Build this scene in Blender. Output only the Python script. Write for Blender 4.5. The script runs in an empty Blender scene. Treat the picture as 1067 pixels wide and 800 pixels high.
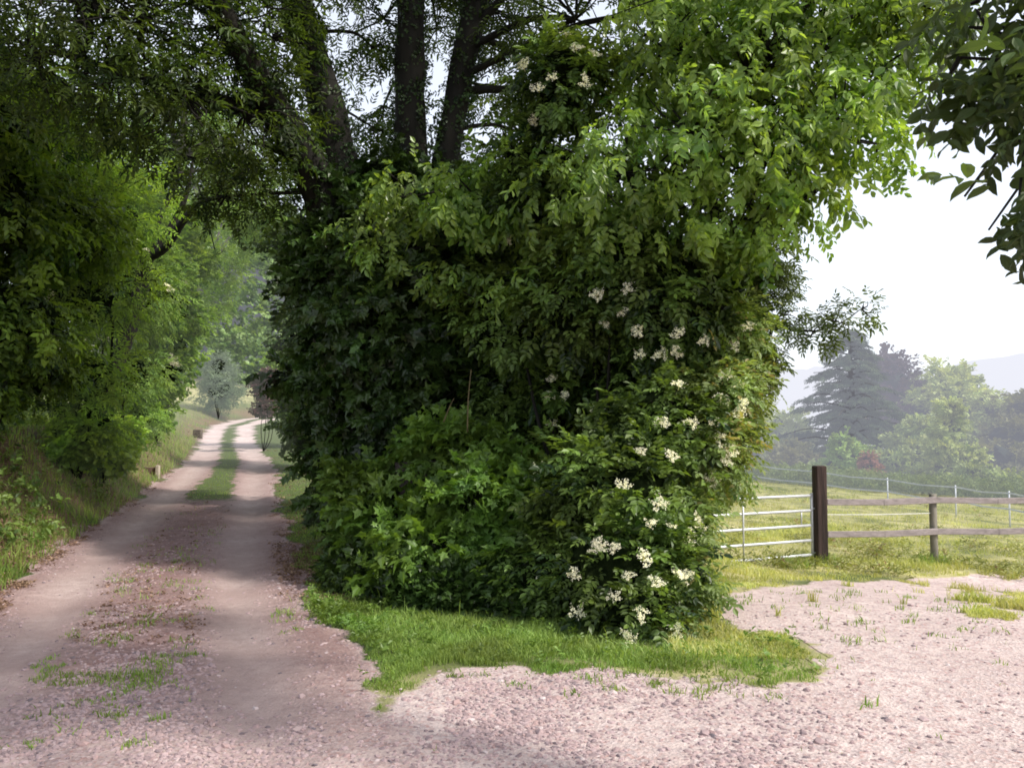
import bpy, math, numpy as np
from mathutils import Vector, Matrix
rng = np.random.default_rng(7)
scene = bpy.context.scene
COL = scene.collection
R = math.radians

# ------------------------------------------------------------------ camera geometry (real metres, eye 1.6 m above the lane)
F = 924.0; PITCH = math.atan(55/924.0)
def at(px, py, d):
    """world point seen at (px,py) of the 1067x800 photograph, d metres in front of the camera"""
    v = (400-py)/F; u = (px-533.5)/F
    y = math.cos(PITCH)-v*math.sin(PITCH); z = math.sin(PITCH)+v*math.cos(PITCH)
    k = d/y
    return np.array([u*k, d, 1.6+z*k])
cam = bpy.data.cameras.new("camera"); co = bpy.data.objects.new("camera", cam); COL.objects.link(co)
co.location = (0,0,1.6); co.rotation_euler = (math.pi/2+PITCH,0,0)
cam.sensor_width = 36; cam.lens = 36*F/1067; cam.clip_end = 5000; cam.clip_start = .05
scene.camera = co

# ------------------------------------------------------------------ noise
def _h(i, j, k, s):
    n = (i*374761393 + j*668265263 + k*2147483647 + s*974711) & 0xffffffff
    n = ((n ^ (n >> 13))*1274126177) & 0xffffffff
    n = ((n ^ (n >> 16))*2246822519) & 0xffffffff
    return ((n ^ (n >> 15)) & 0xffffff)/float(0xffffff)
def noise(x, y, z=0.0, s=0):
    x = np.asarray(x, float); y = np.asarray(y, float); z = np.asarray(z, float)+0*x
    xi = np.floor(x).astype(np.int64); yi = np.floor(y).astype(np.int64); zi = np.floor(z).astype(np.int64)
    fx, fy, fz = x-xi, y-yi, z-zi
    fx = fx*fx*(3-2*fx); fy = fy*fy*(3-2*fy); fz = fz*fz*(3-2*fz)
    r = 0
    for a in (0,1):
        for b in (0,1):
            for c in (0,1):
                w = (fx if a else 1-fx)*(fy if b else 1-fy)*(fz if c else 1-fz)
                r = r+w*_h(xi+a, yi+b, zi+c, s)
    return r
def fbm(x, y, z=0.0, s=0, o=4):
    r = 0; a = .5; f = 1.0; t = 0
    for i in range(o):
        r = r+a*noise(x*f, y*f, np.asarray(z)*f, s+i); t += a; a *= .5; f *= 2.03
    return r/t
def sm(x, a, b):
    t = np.clip((np.asarray(x, float)-a)/(b-a), 0, 1); return t*t*(3-2*t)

# ------------------------------------------------------------------ terrain
LY = [-5, 0, 4.3, 6, 10.2, 18.2, 29, 44, 56, 62, 68, 74, 80, 90, 2000]
LX = [-.2, -1.0, -2.1, -2.6, -4.0, -6.2, -9.2, -14.1, -17.6, -18.0, -16, -11, -4, 6, 6]
ZY = [-5, 8, 18.2, 29, 44, 60, 75, 95, 2000]
ZZ = [0, 0, .32, .8, 1.36, 2.6, 4.0, 5, 5]
_yy = np.linspace(-5, 120, 2501)
def _smooth(a, n=61):
    k = np.hanning(n); k /= k.sum(); p = np.pad(a, n//2, mode='edge'); return np.convolve(p, k, 'valid')
_lx = _smooth(np.interp(_yy, LY, LX)); _lz = _smooth(np.interp(_yy, ZY, ZZ))
def lane_x(y): return np.interp(y, _yy, _lx)
def lane_z(y): return np.interp(y, _yy, _lz)
def H(x, y):
    x = np.asarray(x, float); y = np.asarray(y, float)
    u = x-lane_x(y); zl = lane_z(y)
    d = -(u+1.55-.12*sm(y, 12, 18))
    bank = 1.5*sm(d, -.1, 2.0)*(1-.45*sm(y, 24, 45))+.16*np.clip(d-2.0, 0, 40)
    bank = bank*sm(y, 2, 9)
    Fz = (-.24-.076*np.clip(x, -10, 22)+.0174*np.clip(y, 0, 40))*sm(y, 7.5, 13)
    Fz = Fz-3.4*sm(y, 38, 75)+.0*x
    w = sm(u, 2.6, 9+.02*np.clip(y, 0, 80))*(1-sm(y, 60, 75)*(1-sm(x, -14, -4)))
    z = np.where(d > 0, zl+bank, zl*(1-w)+Fz*w)
    z = z+(fbm(x*.7, y*.7, 0, 3)-.5)*.10*sm(np.abs(u), 1.4, 3)*sm(y, 6, 11)
    z = z+(fbm(x*2.2, y*2.2, 0, 9)-.5)*.035
    rut = np.exp(-((np.abs(u)-.86)/.28)**2)
    z = z-.035*rut*sm(y, 2, 5)
    z = z*(1-sm(y, 100, 200))-3.5*sm(y, 100, 200)
    return z
def ground(px, py):
    d = 3.0
    for _ in range(4000):
        p = at(px, py, d)
        if p[2] <= H(p[0], p[1]): return p
        d *= 1.002
    return p

def pip(x, y, poly):
    """signed distance (positive inside)"""
    x = np.asarray(x, float); y = np.asarray(y, float)
    ins = np.zeros(x.shape, bool); dm = np.full(x.shape, 1e9)
    n = len(poly)
    for i in range(n):
        x1, y1 = poly[i]; x2, y2 = poly[(i+1) % n]
        c = ((y1 > y) != (y2 > y)) & (x < (x2-x1)*(y-y1)/((y2-y1) or 1e-9)+x1)
        ins ^= c
        dx, dy = x2-x1, y2-y1; t = np.clip(((x-x1)*dx+(y-y1)*dy)/(dx*dx+dy*dy), 0, 1)
        dm = np.minimum(dm, np.hypot(x-x1-t*dx, y-y1-t*dy))
    return np.where(ins, dm, -dm)
def gp(*pts): return [tuple(ground(*p)[:2]) for p in pts]
YARD = [(-3.2, -4), (-2.2, 2), (-1.5, 4.2)]+gp((348,752),(392,752),(430,722),(470,700),(560,697),(640,700),(720,710),(800,714),(855,714),(872,692),(835,668),(765,655),(750,622),(800,612),(900,606),(1067,596))+[(14, 10.6), (60, 12), (60, -4)]
def masks(x, y):
    """gravel, track (fine smooth), coarse (stones), grass density, litter"""
    n1 = fbm(x*1.6, y*1.6, 0, 21); n2 = fbm(x*5, y*5, 0, 31); n3 = fbm(x*.6, y*.6, 0, 41)
    u = x-lane_x(y)
    lane = sm(1.62-.14*sm(y, 12, 18)-.12*sm(y, 24, 34)-np.abs(u)+(n1-.5)*.7, -.10, .18)
    ys = pip(x+(n1-.5)*.5+(n2-.5)*.3, y+(n2-.5)*.9+(n1-.5)*.3, YARD)
    patch = sm(n3+.6*(n2-.5), .50-.06*sm(y, 8, 10), .62)*sm(y, 6.6, 8.6)*sm(x, 1.4, 2.4)
    yard = sm(ys+(n2-.5)*.5*sm(x, .3, 1.5), -.16, .14)*(1-.8*patch)
    g = np.maximum(lane, yard)
    track = np.exp(-((np.abs(u)-.86)/.42)**2)*sm(y, 3, 6)
    farstrip = sm(y, 16.5, 19.5)
    centre = sm(.55-.18*sm(y, 18, 24)-np.abs(u)+(n2-.5)*.5, -.05, .12)
    g = g*(1-farstrip*centre)
    weeds = centre*(1-farstrip)*sm(n2+.25*n1, .66, .78)*sm(n1,.42,.55)+sm(n2+n3*.3, .86, .92)*yard*.6
    coarse = np.clip(1-track, 0, 1)*(.35+.9*n1)
    litter = sm(u, -3.4, -1.9)*(1-sm(u, -1.5, -1.1))*sm(n1+.3*n2, .45, .7)
    grass = (1-g)*(1-.75*sm(ys, -.38, -.02)*(n2 < .56)*(u > 1.2))
    return g, lane, yard, track, coarse, grass, litter, weeds, u

# ------------------------------------------------------------------ materials
def nt(name):
    m = bpy.data.materials.new(name); m.use_nodes = True; t = m.node_tree; t.nodes.clear(); return m, t
class N:
    def __init__(s, t): s.t = t
    def __call__(s, typ, ins=None, **kw):
        n = s.t.nodes.new(typ)
        for k, v in kw.items(): setattr(n, k, v)
        for k, v in (ins or {}).items():
            sock = n.inputs[k]
            if isinstance(v, bpy.types.NodeSocket): s.t.links.new(v, sock)
            else: sock.default_value = v
        return n
def c4(c): return (c[0], c[1], c[2], 1)
def mixc(N_, f, a, b, bt='MIX'):
    n = N_.t.nodes.new('ShaderNodeMix'); n.data_type = 'RGBA'; n.blend_type = bt
    for sock, v in ((n.inputs[0], f), (n.inputs[6], a), (n.inputs[7], b)):
        if isinstance(v, bpy.types.NodeSocket): N_.t.links.new(v, sock)
        else: sock.default_value = v if isinstance(v, (int, float)) else c4(v)
    return n.outputs[2]
def math_(N_, op, a, b=None):
    n = N_.t.nodes.new('ShaderNodeMath'); n.operation = op
    for i, v in enumerate((a, b)):
        if v is None: continue
        if isinstance(v, bpy.types.NodeSocket): N_.t.links.new(v, n.inputs[i])
        else: n.inputs[i].default_value = v
    return n.outputs[0]
def mrange(N_, v, a, b, c=0., d=1.):
    n = N_('ShaderNodeMapRange', {'Value': v, 'From Min': a, 'From Max': b, 'To Min': c, 'To Max': d}); return n.outputs[0]
FOGC = (.80, .82, .96)
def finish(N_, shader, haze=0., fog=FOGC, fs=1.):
    """mist: painted into the surface as pale emission, stronger farther up the valley (world y)"""
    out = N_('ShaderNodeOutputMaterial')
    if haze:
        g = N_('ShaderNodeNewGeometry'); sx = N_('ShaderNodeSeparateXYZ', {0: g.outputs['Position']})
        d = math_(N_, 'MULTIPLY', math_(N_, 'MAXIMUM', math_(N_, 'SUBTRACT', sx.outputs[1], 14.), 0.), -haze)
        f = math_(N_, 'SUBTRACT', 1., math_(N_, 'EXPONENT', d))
        em = N_('ShaderNodeEmission', {'Color': c4(fog), 'Strength': fs})  # painted mist: fog-coloured glow mixed over the material
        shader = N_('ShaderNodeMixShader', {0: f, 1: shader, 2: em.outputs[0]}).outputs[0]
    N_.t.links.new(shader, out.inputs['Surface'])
def leaf_mat(name, dark, light, tr=.35, haze=0., rough=.45, brown=None, fog=FOGC, fs=.92, spec=.4):
    m, t = nt(name); n = N(t)
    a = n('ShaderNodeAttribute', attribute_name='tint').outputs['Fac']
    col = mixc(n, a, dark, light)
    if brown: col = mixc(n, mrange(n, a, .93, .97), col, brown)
    geo = n('ShaderNodeNewGeometry')
    nz = n('ShaderNodeTexNoise', {'Vector': geo.outputs['Position'], 'Scale': 1.3, 'Detail': 2.})
    hs = n('ShaderNodeHueSaturation', {'Color': col, 'Value': mrange(n, nz.outputs[0], .3, .7, .75, 1.25), 'Hue': mrange(n, nz.outputs[0], .3, .7, .485, .51)})
    col = hs.outputs[0]
    p = n('ShaderNodeBsdfPrincipled', {'Base Color': col, 'Roughness': rough, 'Specular IOR Level': spec})
    tc = mixc(n, 1., col, (1.5, 1.45, .5), 'MULTIPLY')
    tl = n('ShaderNodeBsdfTranslucent', {'Color': tc})
    mx = n('ShaderNodeMixShader', {0: tr, 1: p.outputs[0], 2: tl.outputs[0]})
    finish(n, mx.outputs[0], haze, fog, fs); return m
def plain_mat(name, col, col2=None, rough=.8, scale=8., bump=.3, haze=0., metal=0., stretch=(1,1,1), spec=.3):
    m, t = nt(name); n = N(t)
    tc = n('ShaderNodeTexCoord'); mp = n('ShaderNodeMapping', {'Vector': tc.outputs['Object'], 'Scale': stretch})
    nz = n('ShaderNodeTexNoise', {'Vector': mp.outputs[0], 'Scale': scale, 'Detail': 8., 'Roughness': .65})
    c = mixc(n, mrange(n, nz.outputs[0], .35, .65), col, col2 or tuple(v*.6 for v in col))
    b = n('ShaderNodeBump', {'Height': nz.outputs[0], 'Strength': bump, 'Distance': .03})
    p = n('ShaderNodeBsdfPrincipled', {'Base Color': c, 'Roughness': rough, 'Metallic': metal, 'Normal': b.outputs[0], 'Specular IOR Level': spec})
    finish(n, p.outputs[0], haze); return m

def ground_mat():
    m, t = nt('ground_surface'); n = N(t)
    geo = n('ShaderNodeNewGeometry').outputs['Position']
    A = lambda s: n('ShaderNodeAttribute', attribute_name=s).outputs['Fac']
    g, tk, lit, gr = A('gravel'), A('track'), A('litter'), A('dry')
    n_big = n('ShaderNodeTexNoise', {'Vector': geo, 'Scale': .9, 'Detail': 5.}).outputs[0]
    n_mid = n('ShaderNodeTexNoise', {'Vector': geo, 'Scale': 9., 'Detail': 6., 'Roughness': .7}).outputs[0]
    n_fin = n('ShaderNodeTexNoise', {'Vector': geo, 'Scale': 70., 'Detail': 4., 'Roughness': .7}).outputs[0]
    vo = n('ShaderNodeTexVoronoi', {'Vector': geo, 'Scale': 48.}); vo2 = n('ShaderNodeTexVoronoi', {'Vector': geo, 'Scale': 24.})
    # gravel: pinkish dust with grey and pink chips
    dust = mixc(n, mrange(n, n_big, .35, .65), (.54, .43, .40), (.76, .65, .61))
    dust = mixc(n, mrange(n, n_mid, .3, .7, 0, .7), dust, (.44, .35, .33))
    hv = n('ShaderNodeSeparateColor', {0: vo.outputs['Color']})
    chip = mixc(n, hv.outputs[0], (.30, .24, .24), (.66, .56, .55))
    chip = mixc(n, mrange(n, hv.outputs[1], .6, .9), chip, (.42, .26, .24))
    hv2 = n('ShaderNodeSeparateColor', {0: vo2.outputs['Color']})
    chipf = math_(n, 'MULTIPLY', mrange(n, n_mid, .38, .6), mrange(n, tk, .0, .8, .9, .15))
    grav = mixc(n, chipf, dust, chip)
    grav = mixc(n, mrange(n, n_fin, .3, .7, .0, .35), grav, (.25, .19, .19))
    grav = mixc(n, A('lane'), grav, (.50, .405, .40), 'MULTIPLY')  # darker lane tint: tree shade painted in, plus coarser gravel between the tracks
    # turf and soil
    turf = mixc(n, mrange(n, n_mid, .3, .7), (.045, .075, .02), (.11, .13, .045))
    dry = mixc(n, n_fin, (.34, .33, .14), (.55, .48, .27))
    turf = mixc(n, math_(n, 'MULTIPLY', gr, mrange(n, n_big, .3, .6)), turf, dry)
    soil = mixc(n, n_mid, (.09, .055, .035), (.22, .14, .09))
    turf = mixc(n, lit, turf, soil)
    col = mixc(n, mrange(n, math_(n, 'ADD', g, mrange(n, n_mid, .3, .7, -.25, .25)), .35, .62), turf, grav)
    hgt = math_(n, 'ADD', math_(n, 'MULTIPLY', vo.outputs['Distance'], .9), math_(n, 'ADD', n_fin, math_(n, 'MULTIPLY', n_mid, 1.5)))
    b = n('ShaderNodeBump', {'Height': hgt, 'Strength': .55, 'Distance': .018})
    p = n('ShaderNodeBsdfPrincipled', {'Base Color': col, 'Roughness': .95, 'Normal': b.outputs[0], 'Specular IOR Level': .15})
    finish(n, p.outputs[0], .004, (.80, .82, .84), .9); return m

# ------------------------------------------------------------------ mesh helpers
def mesh_np(name, V, loops, starts, totals, mat, attrs=None, smooth=False):
    me = bpy.data.meshes.new(name)
    V = np.ascontiguousarray(V, np.float32)
    me.vertices.add(len(V)); me.vertices.foreach_set('co', V.ravel())
    me.loops.add(len(loops)); me.loops.foreach_set('vertex_index', np.ascontiguousarray(loops, np.int32))
    me.polygons.add(len(starts)); me.polygons.foreach_set('loop_start', np.ascontiguousarray(starts, np.int32))
    try: me.polygons.foreach_set('loop_total', np.ascontiguousarray(totals, np.int32))
    except Exception: pass
    me.polygons.foreach_set('use_smooth', np.full(len(starts), smooth, bool))
    for k, v in (attrs or {}).items():
        a = me.attributes.new(k, 'FLOAT', 'POINT'); a.data.foreach_set('value', np.ascontiguousarray(v, np.float32))
    me.update(calc_edges=True); me.validate()
    if isinstance(mat, (list, tuple)):
        for q in mat: me.materials.append(q)
    else: me.materials.append(mat)
    return me
def link(name, me, parent=None, **props):
    o = bpy.data.objects.new(name, me); COL.objects.link(o)
    if parent is not None: o.parent = parent
    for k, v in props.items(): o[k] = v
    return o
def thing(name, label, cat, loc, group=None):
    o = bpy.data.objects.new(name, None); COL.objects.link(o); o.location = loc; o.empty_display_size = .2
    o['label'] = label; o['category'] = cat
    if group: o['group'] = group
    return o
def rep(TV, faces, n):
    """loops / starts / totals of n copies of a template with len(TV) verts"""
    k = TV; fl = np.concatenate([np.array(f) for f in faces]); ft = np.array([len(f) for f in faces])
    L = (fl[None, :]+(np.arange(n)*k)[:, None]).ravel()
    T = np.tile(ft, n); S = np.concatenate([[0], np.cumsum(T)[:-1]])
    return L, S, T
class MB:
    """collects polygons for one mesh"""
    def __init__(s): s.V = []; s.F = []; s.n = 0; s.A = []
    def add(s, V, Fs, tint=.5):
        s.V.append(np.asarray(V, float)); s.F += [[i+s.n for i in f] for f in Fs]; s.n += len(V); s.A.append(np.full(len(V), tint))
    def tube(s, P, r, seg=8, jit=0., caps=True, sub=3, seed=0):
        P = np.asarray(P, float); r = np.asarray(r, float)*np.ones(len(P))
        if sub > 1 and len(P) > 2:    # catmull-rom
            t = np.linspace(0, len(P)-1, (len(P)-1)*sub+1); i = np.clip(t.astype(int), 0, len(P)-2); f = (t-i)[:, None]
            g = lambda j: P[np.clip(j, 0, len(P)-1)]
            p0, p1, p2, p3 = g(i-1), g(i), g(i+1), g(i+2)
            Q = .5*((2*p1)+(-p0+p2)*f+(2*p0-5*p1+4*p2-p3)*f**2+(-p0+3*p1-3*p2+p3)*f**3)
            r = np.interp(t, np.arange(len(P)), r); P = Q
        n = len(P); T = np.gradient(P, axis=0); T /= np.linalg.norm(T, axis=1)[:, None]+1e-9
        ref = np.array([.13, .97, .2]) if abs(T[0] @ np.array([.13, .97, .2])) < .9 else np.array([1., 0, 0])
        Bx = np.cross(T, ref); Bx /= np.linalg.norm(Bx, axis=1)[:, None]; By = np.cross(T, Bx)
        a = np.arange(seg)/seg*2*math.pi
        rr = r[:, None]*np.ones((1, seg))
        if jit:
            q = np.random.default_rng(seed+n); rr = rr*(1+jit*(noise(np.cos(a)[None, :]*1.7+5+0*rr, np.sin(a)[None, :]*1.7+5+0*rr, (np.arange(n)*.6)[:, None]+0*rr, seed)-.5)*2)
        V = P[:, None, :]+rr[..., None]*(np.cos(a)[None, :, None]*Bx[:, None, :]+np.sin(a)[None, :, None]*By[:, None, :])
        Fs = [[i*seg+j, i*seg+(j+1) % seg, (i+1)*seg+(j+1) % seg, (i+1)*seg+j] for i in range(n-1) for j in range(seg)]
        if caps: Fs += [list(range(seg))[::-1], [(n-1)*seg+j for j in range(seg)]]
        s.add(V.reshape(-1, 3), Fs)
    def box(s, c, sz, bevel=.0, rz=0., tilt=(0, 0)):
        x, y, z = [v/2 for v in sz]; b = bevel
        if b:
            pts = []
            for zz, k in ((-z, b), (-z+b, 0), (z-b, 0), (z, b)):
                X, Y = x-k, y-k
                for (sx, sy) in ((1, 1), (-1, 1), (-1, -1), (1, -1)):
                    if sx*sy > 0: pts += [(sx*X, sy*(Y-b), zz), (sx*(X-b), sy*Y, zz)]
                    else: pts += [(sx*(X-b), sy*Y, zz), (sx*X, sy*(Y-b), zz)]
            n = 8; Fs = [[i*n+j, i*n+(j+1) % n, (i+1)*n+(j+1) % n, (i+1)*n+j] for i in range(3) for j in range(n)]+[list(range(n))[::-1], [3*n+j for j in range(n)]]
        else:
            pts = [(sx*x, sy*y, sz_*z) for sz_ in (-1, 1) for (sx, sy) in ((1, 1), (-1, 1), (-1, -1), (1, -1))]
            Fs = [[0, 3, 2, 1], [4, 5, 6, 7]]+[[j, (j+1) % 4, 4+(j+1) % 4, 4+j] for j in range(4)]
        p = np.array(pts); M = np.array(Matrix.Rotation(rz, 3, 'Z') @ Matrix.Rotation(tilt[0], 3, 'X') @ Matrix.Rotation(tilt[1], 3, 'Y'))
        s.add(p @ M.T+np.array(c), Fs)
    def beam(s, a, b, w, h, bevel=.0):
        """rectangular bar from a to b: w across, h in height"""
        a = np.array(a, float); b = np.array(b, float); d = b-a; L = np.linalg.norm(d)
        rz = math.atan2(d[1], d[0]); ti = -math.asin(d[2]/L)
        s.box((a+b)/2, (L, w, h), bevel, rz, (0, ti))
    def mesh(s, name, mat, smooth=False):
        V = np.concatenate(s.V); ft = np.array([len(f) for f in s.F]); L = np.concatenate([np.array(f) for f in s.F])
        return mesh_np(name, V, L, np.concatenate([[0], np.cumsum(ft)[:-1]]), ft, mat, {'tint': np.concatenate(s.A)}, smooth)
    def build(s, name, mat, parent=None, smooth=False, **props):
        return link(name, s.mesh(name, mat, smooth), parent, **props)

# ------------------------------------------------------------------ leaves and sprays
LEAF = {
 'ovate': ([(0,0,0),(.22,.2,.05),(.58,.25,.06),(1,0,-.10),(.58,-.25,.06),(.22,-.2,.05)], [[0,1,2,3],[0,3,4,5]]),
 'lance': ([(0,0,0),(.25,.13,.03),(.6,.14,.04),(1,0,-.12),(.6,-.14,.04),(.25,-.13,.03)], [[0,1,2,3],[0,3,4,5]]),
 'round': ([(0,0,0),(.2,.34,.05),(.65,.38,.05),(1,0,-.06),(.65,-.38,.05),(.2,-.34,.05)], [[0,1,2,3],[0,3,4,5]]),
 'maple': ([(0,0,0),(-.05,.30,.0),(.20,.26,.04),(.36,.58,.0),(.52,.24,.05),(1,0,-.08),(.52,-.24,.05),(.36,-.58,0),(.20,-.26,.04),(-.05,-.30,0)],
           [[0,1,2],[0,2,4,5],[2,3,4],[0,5,6,8],[0,8,9],[8,6,7]]),
 'big':   ([(0,0,0),(.12,.12,.03),(.32,.21,.06),(.58,.22,.07),(.82,.12,.0),(1,0,-.14),(.82,-.12,0),(.58,-.22,.07),(.32,-.21,.06),(.12,-.12,.03),(.33,0,.0),(.6,0,0)],
           [[0,1,2,10],[10,2,3,11],[11,3,4,5],[0,10,8,9],[10,11,7,8],[11,5,6,7]]),
}
LEAF['ivy'] = LEAF['maple']
def rot(ax, a): return np.array(Matrix.Rotation(a, 3, ax))
def spray_templates(kind, leaf, n=6, seed=0):
    """unit-length twigs with leaves of length ~ l (relative); returns list of (V, leaf_index)"""
    q = np.random.default_rng(seed); LV = np.array(LEAF[leaf][0]); out = []
    for _ in range(n):
        V = []
        def put(p, yaw, pitch, roll, s):
            M = rot('Z', yaw) @ rot('Y', pitch) @ rot('X', roll)
            V.append((LV*s) @ M.T+np.array(p))
        if kind == 'pinnate':       # elder, ash: pairs on a rachis and one at the tip
            for i, t in enumerate((.30, .55, .78)):
                for sd in (1, -1): put((t, 0, -.12*t*t), sd*(1.05+q.normal(0, .12)), .15+q.normal(0, .18), q.normal(0, .3), .44-.05*i+q.normal(0, .02))
            put((.9, 0, -.1), q.normal(0, .15), .25, q.normal(0, .2), .46)
        elif kind == 'alternate':   # drooping twig of alternate leaves
            for i in range(8):
                t = .1+.82*i/7; sd = 1 if i % 2 else -1
                put((t, 0, -.28*t*t), sd*(.85+q.normal(0, .2)), .35+q.normal(0, .3), q.normal(0, .45), .36+q.normal(0, .04))
        elif kind == 'rosette':     # maple, hawthorn: opposite leaves, facing up
            for i in range(7):
                t = .15+.75*i/6; a = i*2.4
                put((t, .05*math.cos(a), .05*math.sin(a)), (1 if i % 2 else -1)*(1.0+q.normal(0, .4)), q.normal(0, .35), q.normal(0, .4), .42+q.normal(0, .06))
        elif kind == 'mat':         # ivy: separate leaves lying on a face
            for i in range(7):
                put((q.uniform(0, 1), q.uniform(-.5, .5), q.uniform(-.08, .08)), q.uniform(-3, 3), q.normal(.2, .3), q.normal(0, .3), .34+q.normal(0, .05))
        elif kind == 'needle':
            for i in range(11):
                t = .05+.9*i/10; sd = 1 if i % 2 else -1
                put((t, 0, 0), sd*(.8+q.normal(0, .12)), .25+q.normal(0, .15), q.normal(0, .4), .5*(1.1-t*.6))
        out.append(np.array(V))      # (nleaf, k, 3)
    return out
def build_sprays(pos, fwd, up, size, tint, kind, leaf, seed=0, width=1.):
    """-> V, loops, starts, totals, tint arrays"""
    T = spray_templates(kind, leaf, 6, seed); faces = LEAF[leaf][1]; k = len(LEAF[leaf][0])
    q = np.random.default_rng(seed+5)
    which = q.integers(0, len(T), len(pos))
    f = fwd/(np.linalg.norm(fwd, axis=1)[:, None]+1e-9)
    s = np.cross(up, f); s /= np.linalg.norm(s, axis=1)[:, None]+1e-9
    w = np.cross(f, s)
    VV = []; TT = []
    for j, t in enumerate(T):
        m = which == j
        if not m.any(): continue
        nl = t.shape[0]; P = t.reshape(-1, 3)
        V = pos[m][:, None]+size[m][:, None, None]*(P[None, :, 0:1]*f[m][:, None]+width*P[None, :, 1:2]*s[m][:, None]+P[None, :, 2:3]*w[m][:, None])
        V = V.reshape(-1, k, 3)
        ti = np.repeat(tint[m], nl)+q.normal(0, .12, m.sum()*nl)
        VV.append(V); TT.append(ti)
    V = np.concatenate(VV); ti = np.concatenate(TT); n = len(V)
    L, S, Tt = rep(k, faces, n)
    return V.reshape(-1, 3), L, S, Tt, np.repeat(np.clip(ti, 0, 1), k)

def sample_lobes(lobes, n_cl, q, inner=.12, shell=(.72, 1.05), flat=.85):
    """cluster centres on the bumpy skins of a union of lobes"""
    L = np.array([l[:4] for l in lobes]); w = L[:, 3]**2; w /= w.sum()
    m = n_cl*3
    i = q.choice(len(L), m, p=w); d = q.normal(size=(m, 3)); d /= np.linalg.norm(d, axis=1)[:, None]
    rad = q.uniform(*shell, m)*(1+.38*(fbm(d[:, 0]*2.2+i*7.1, d[:, 1]*2.2, d[:, 2]*2.2, 5, 3)-.5)*2)
    rad = np.where(q.random(m) < inner, rad*q.uniform(.3, .9, m), rad); rad = np.where(q.random(m) < .09, rad*q.uniform(1.1, 1.42, m), rad)
    P = L[i, :3]+d*(L[i, 3]*rad)[:, None]*np.array([1, 1, flat])
    deep = np.zeros(m, bool)
    for (x, y, z, r) in L:
        deep |= (np.sum((P-np.array([x, y, z]))**2*np.array([1, 1, 1/flat**2]), axis=1) < (r*.62)**2)
    keep = (~deep) | (q.random(m) < .12)
    keep &= P[:, 2] > H(P[:, 0], P[:, 1])+.05
    P, d, i = P[keep][:n_cl], d[keep][:n_cl], i[keep][:n_cl]
    return P, d, i
_ico = None
def ico():
    global _ico
    if _ico is None:
        import bmesh
        b = bmesh.new(); bmesh.ops.create_icosphere(b, subdivisions=3, radius=1); _ico = (np.array([v.co[:] for v in b.verts]), [[v.index for v in f.verts] for f in b.faces]); b.free()
    return _ico

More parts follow.
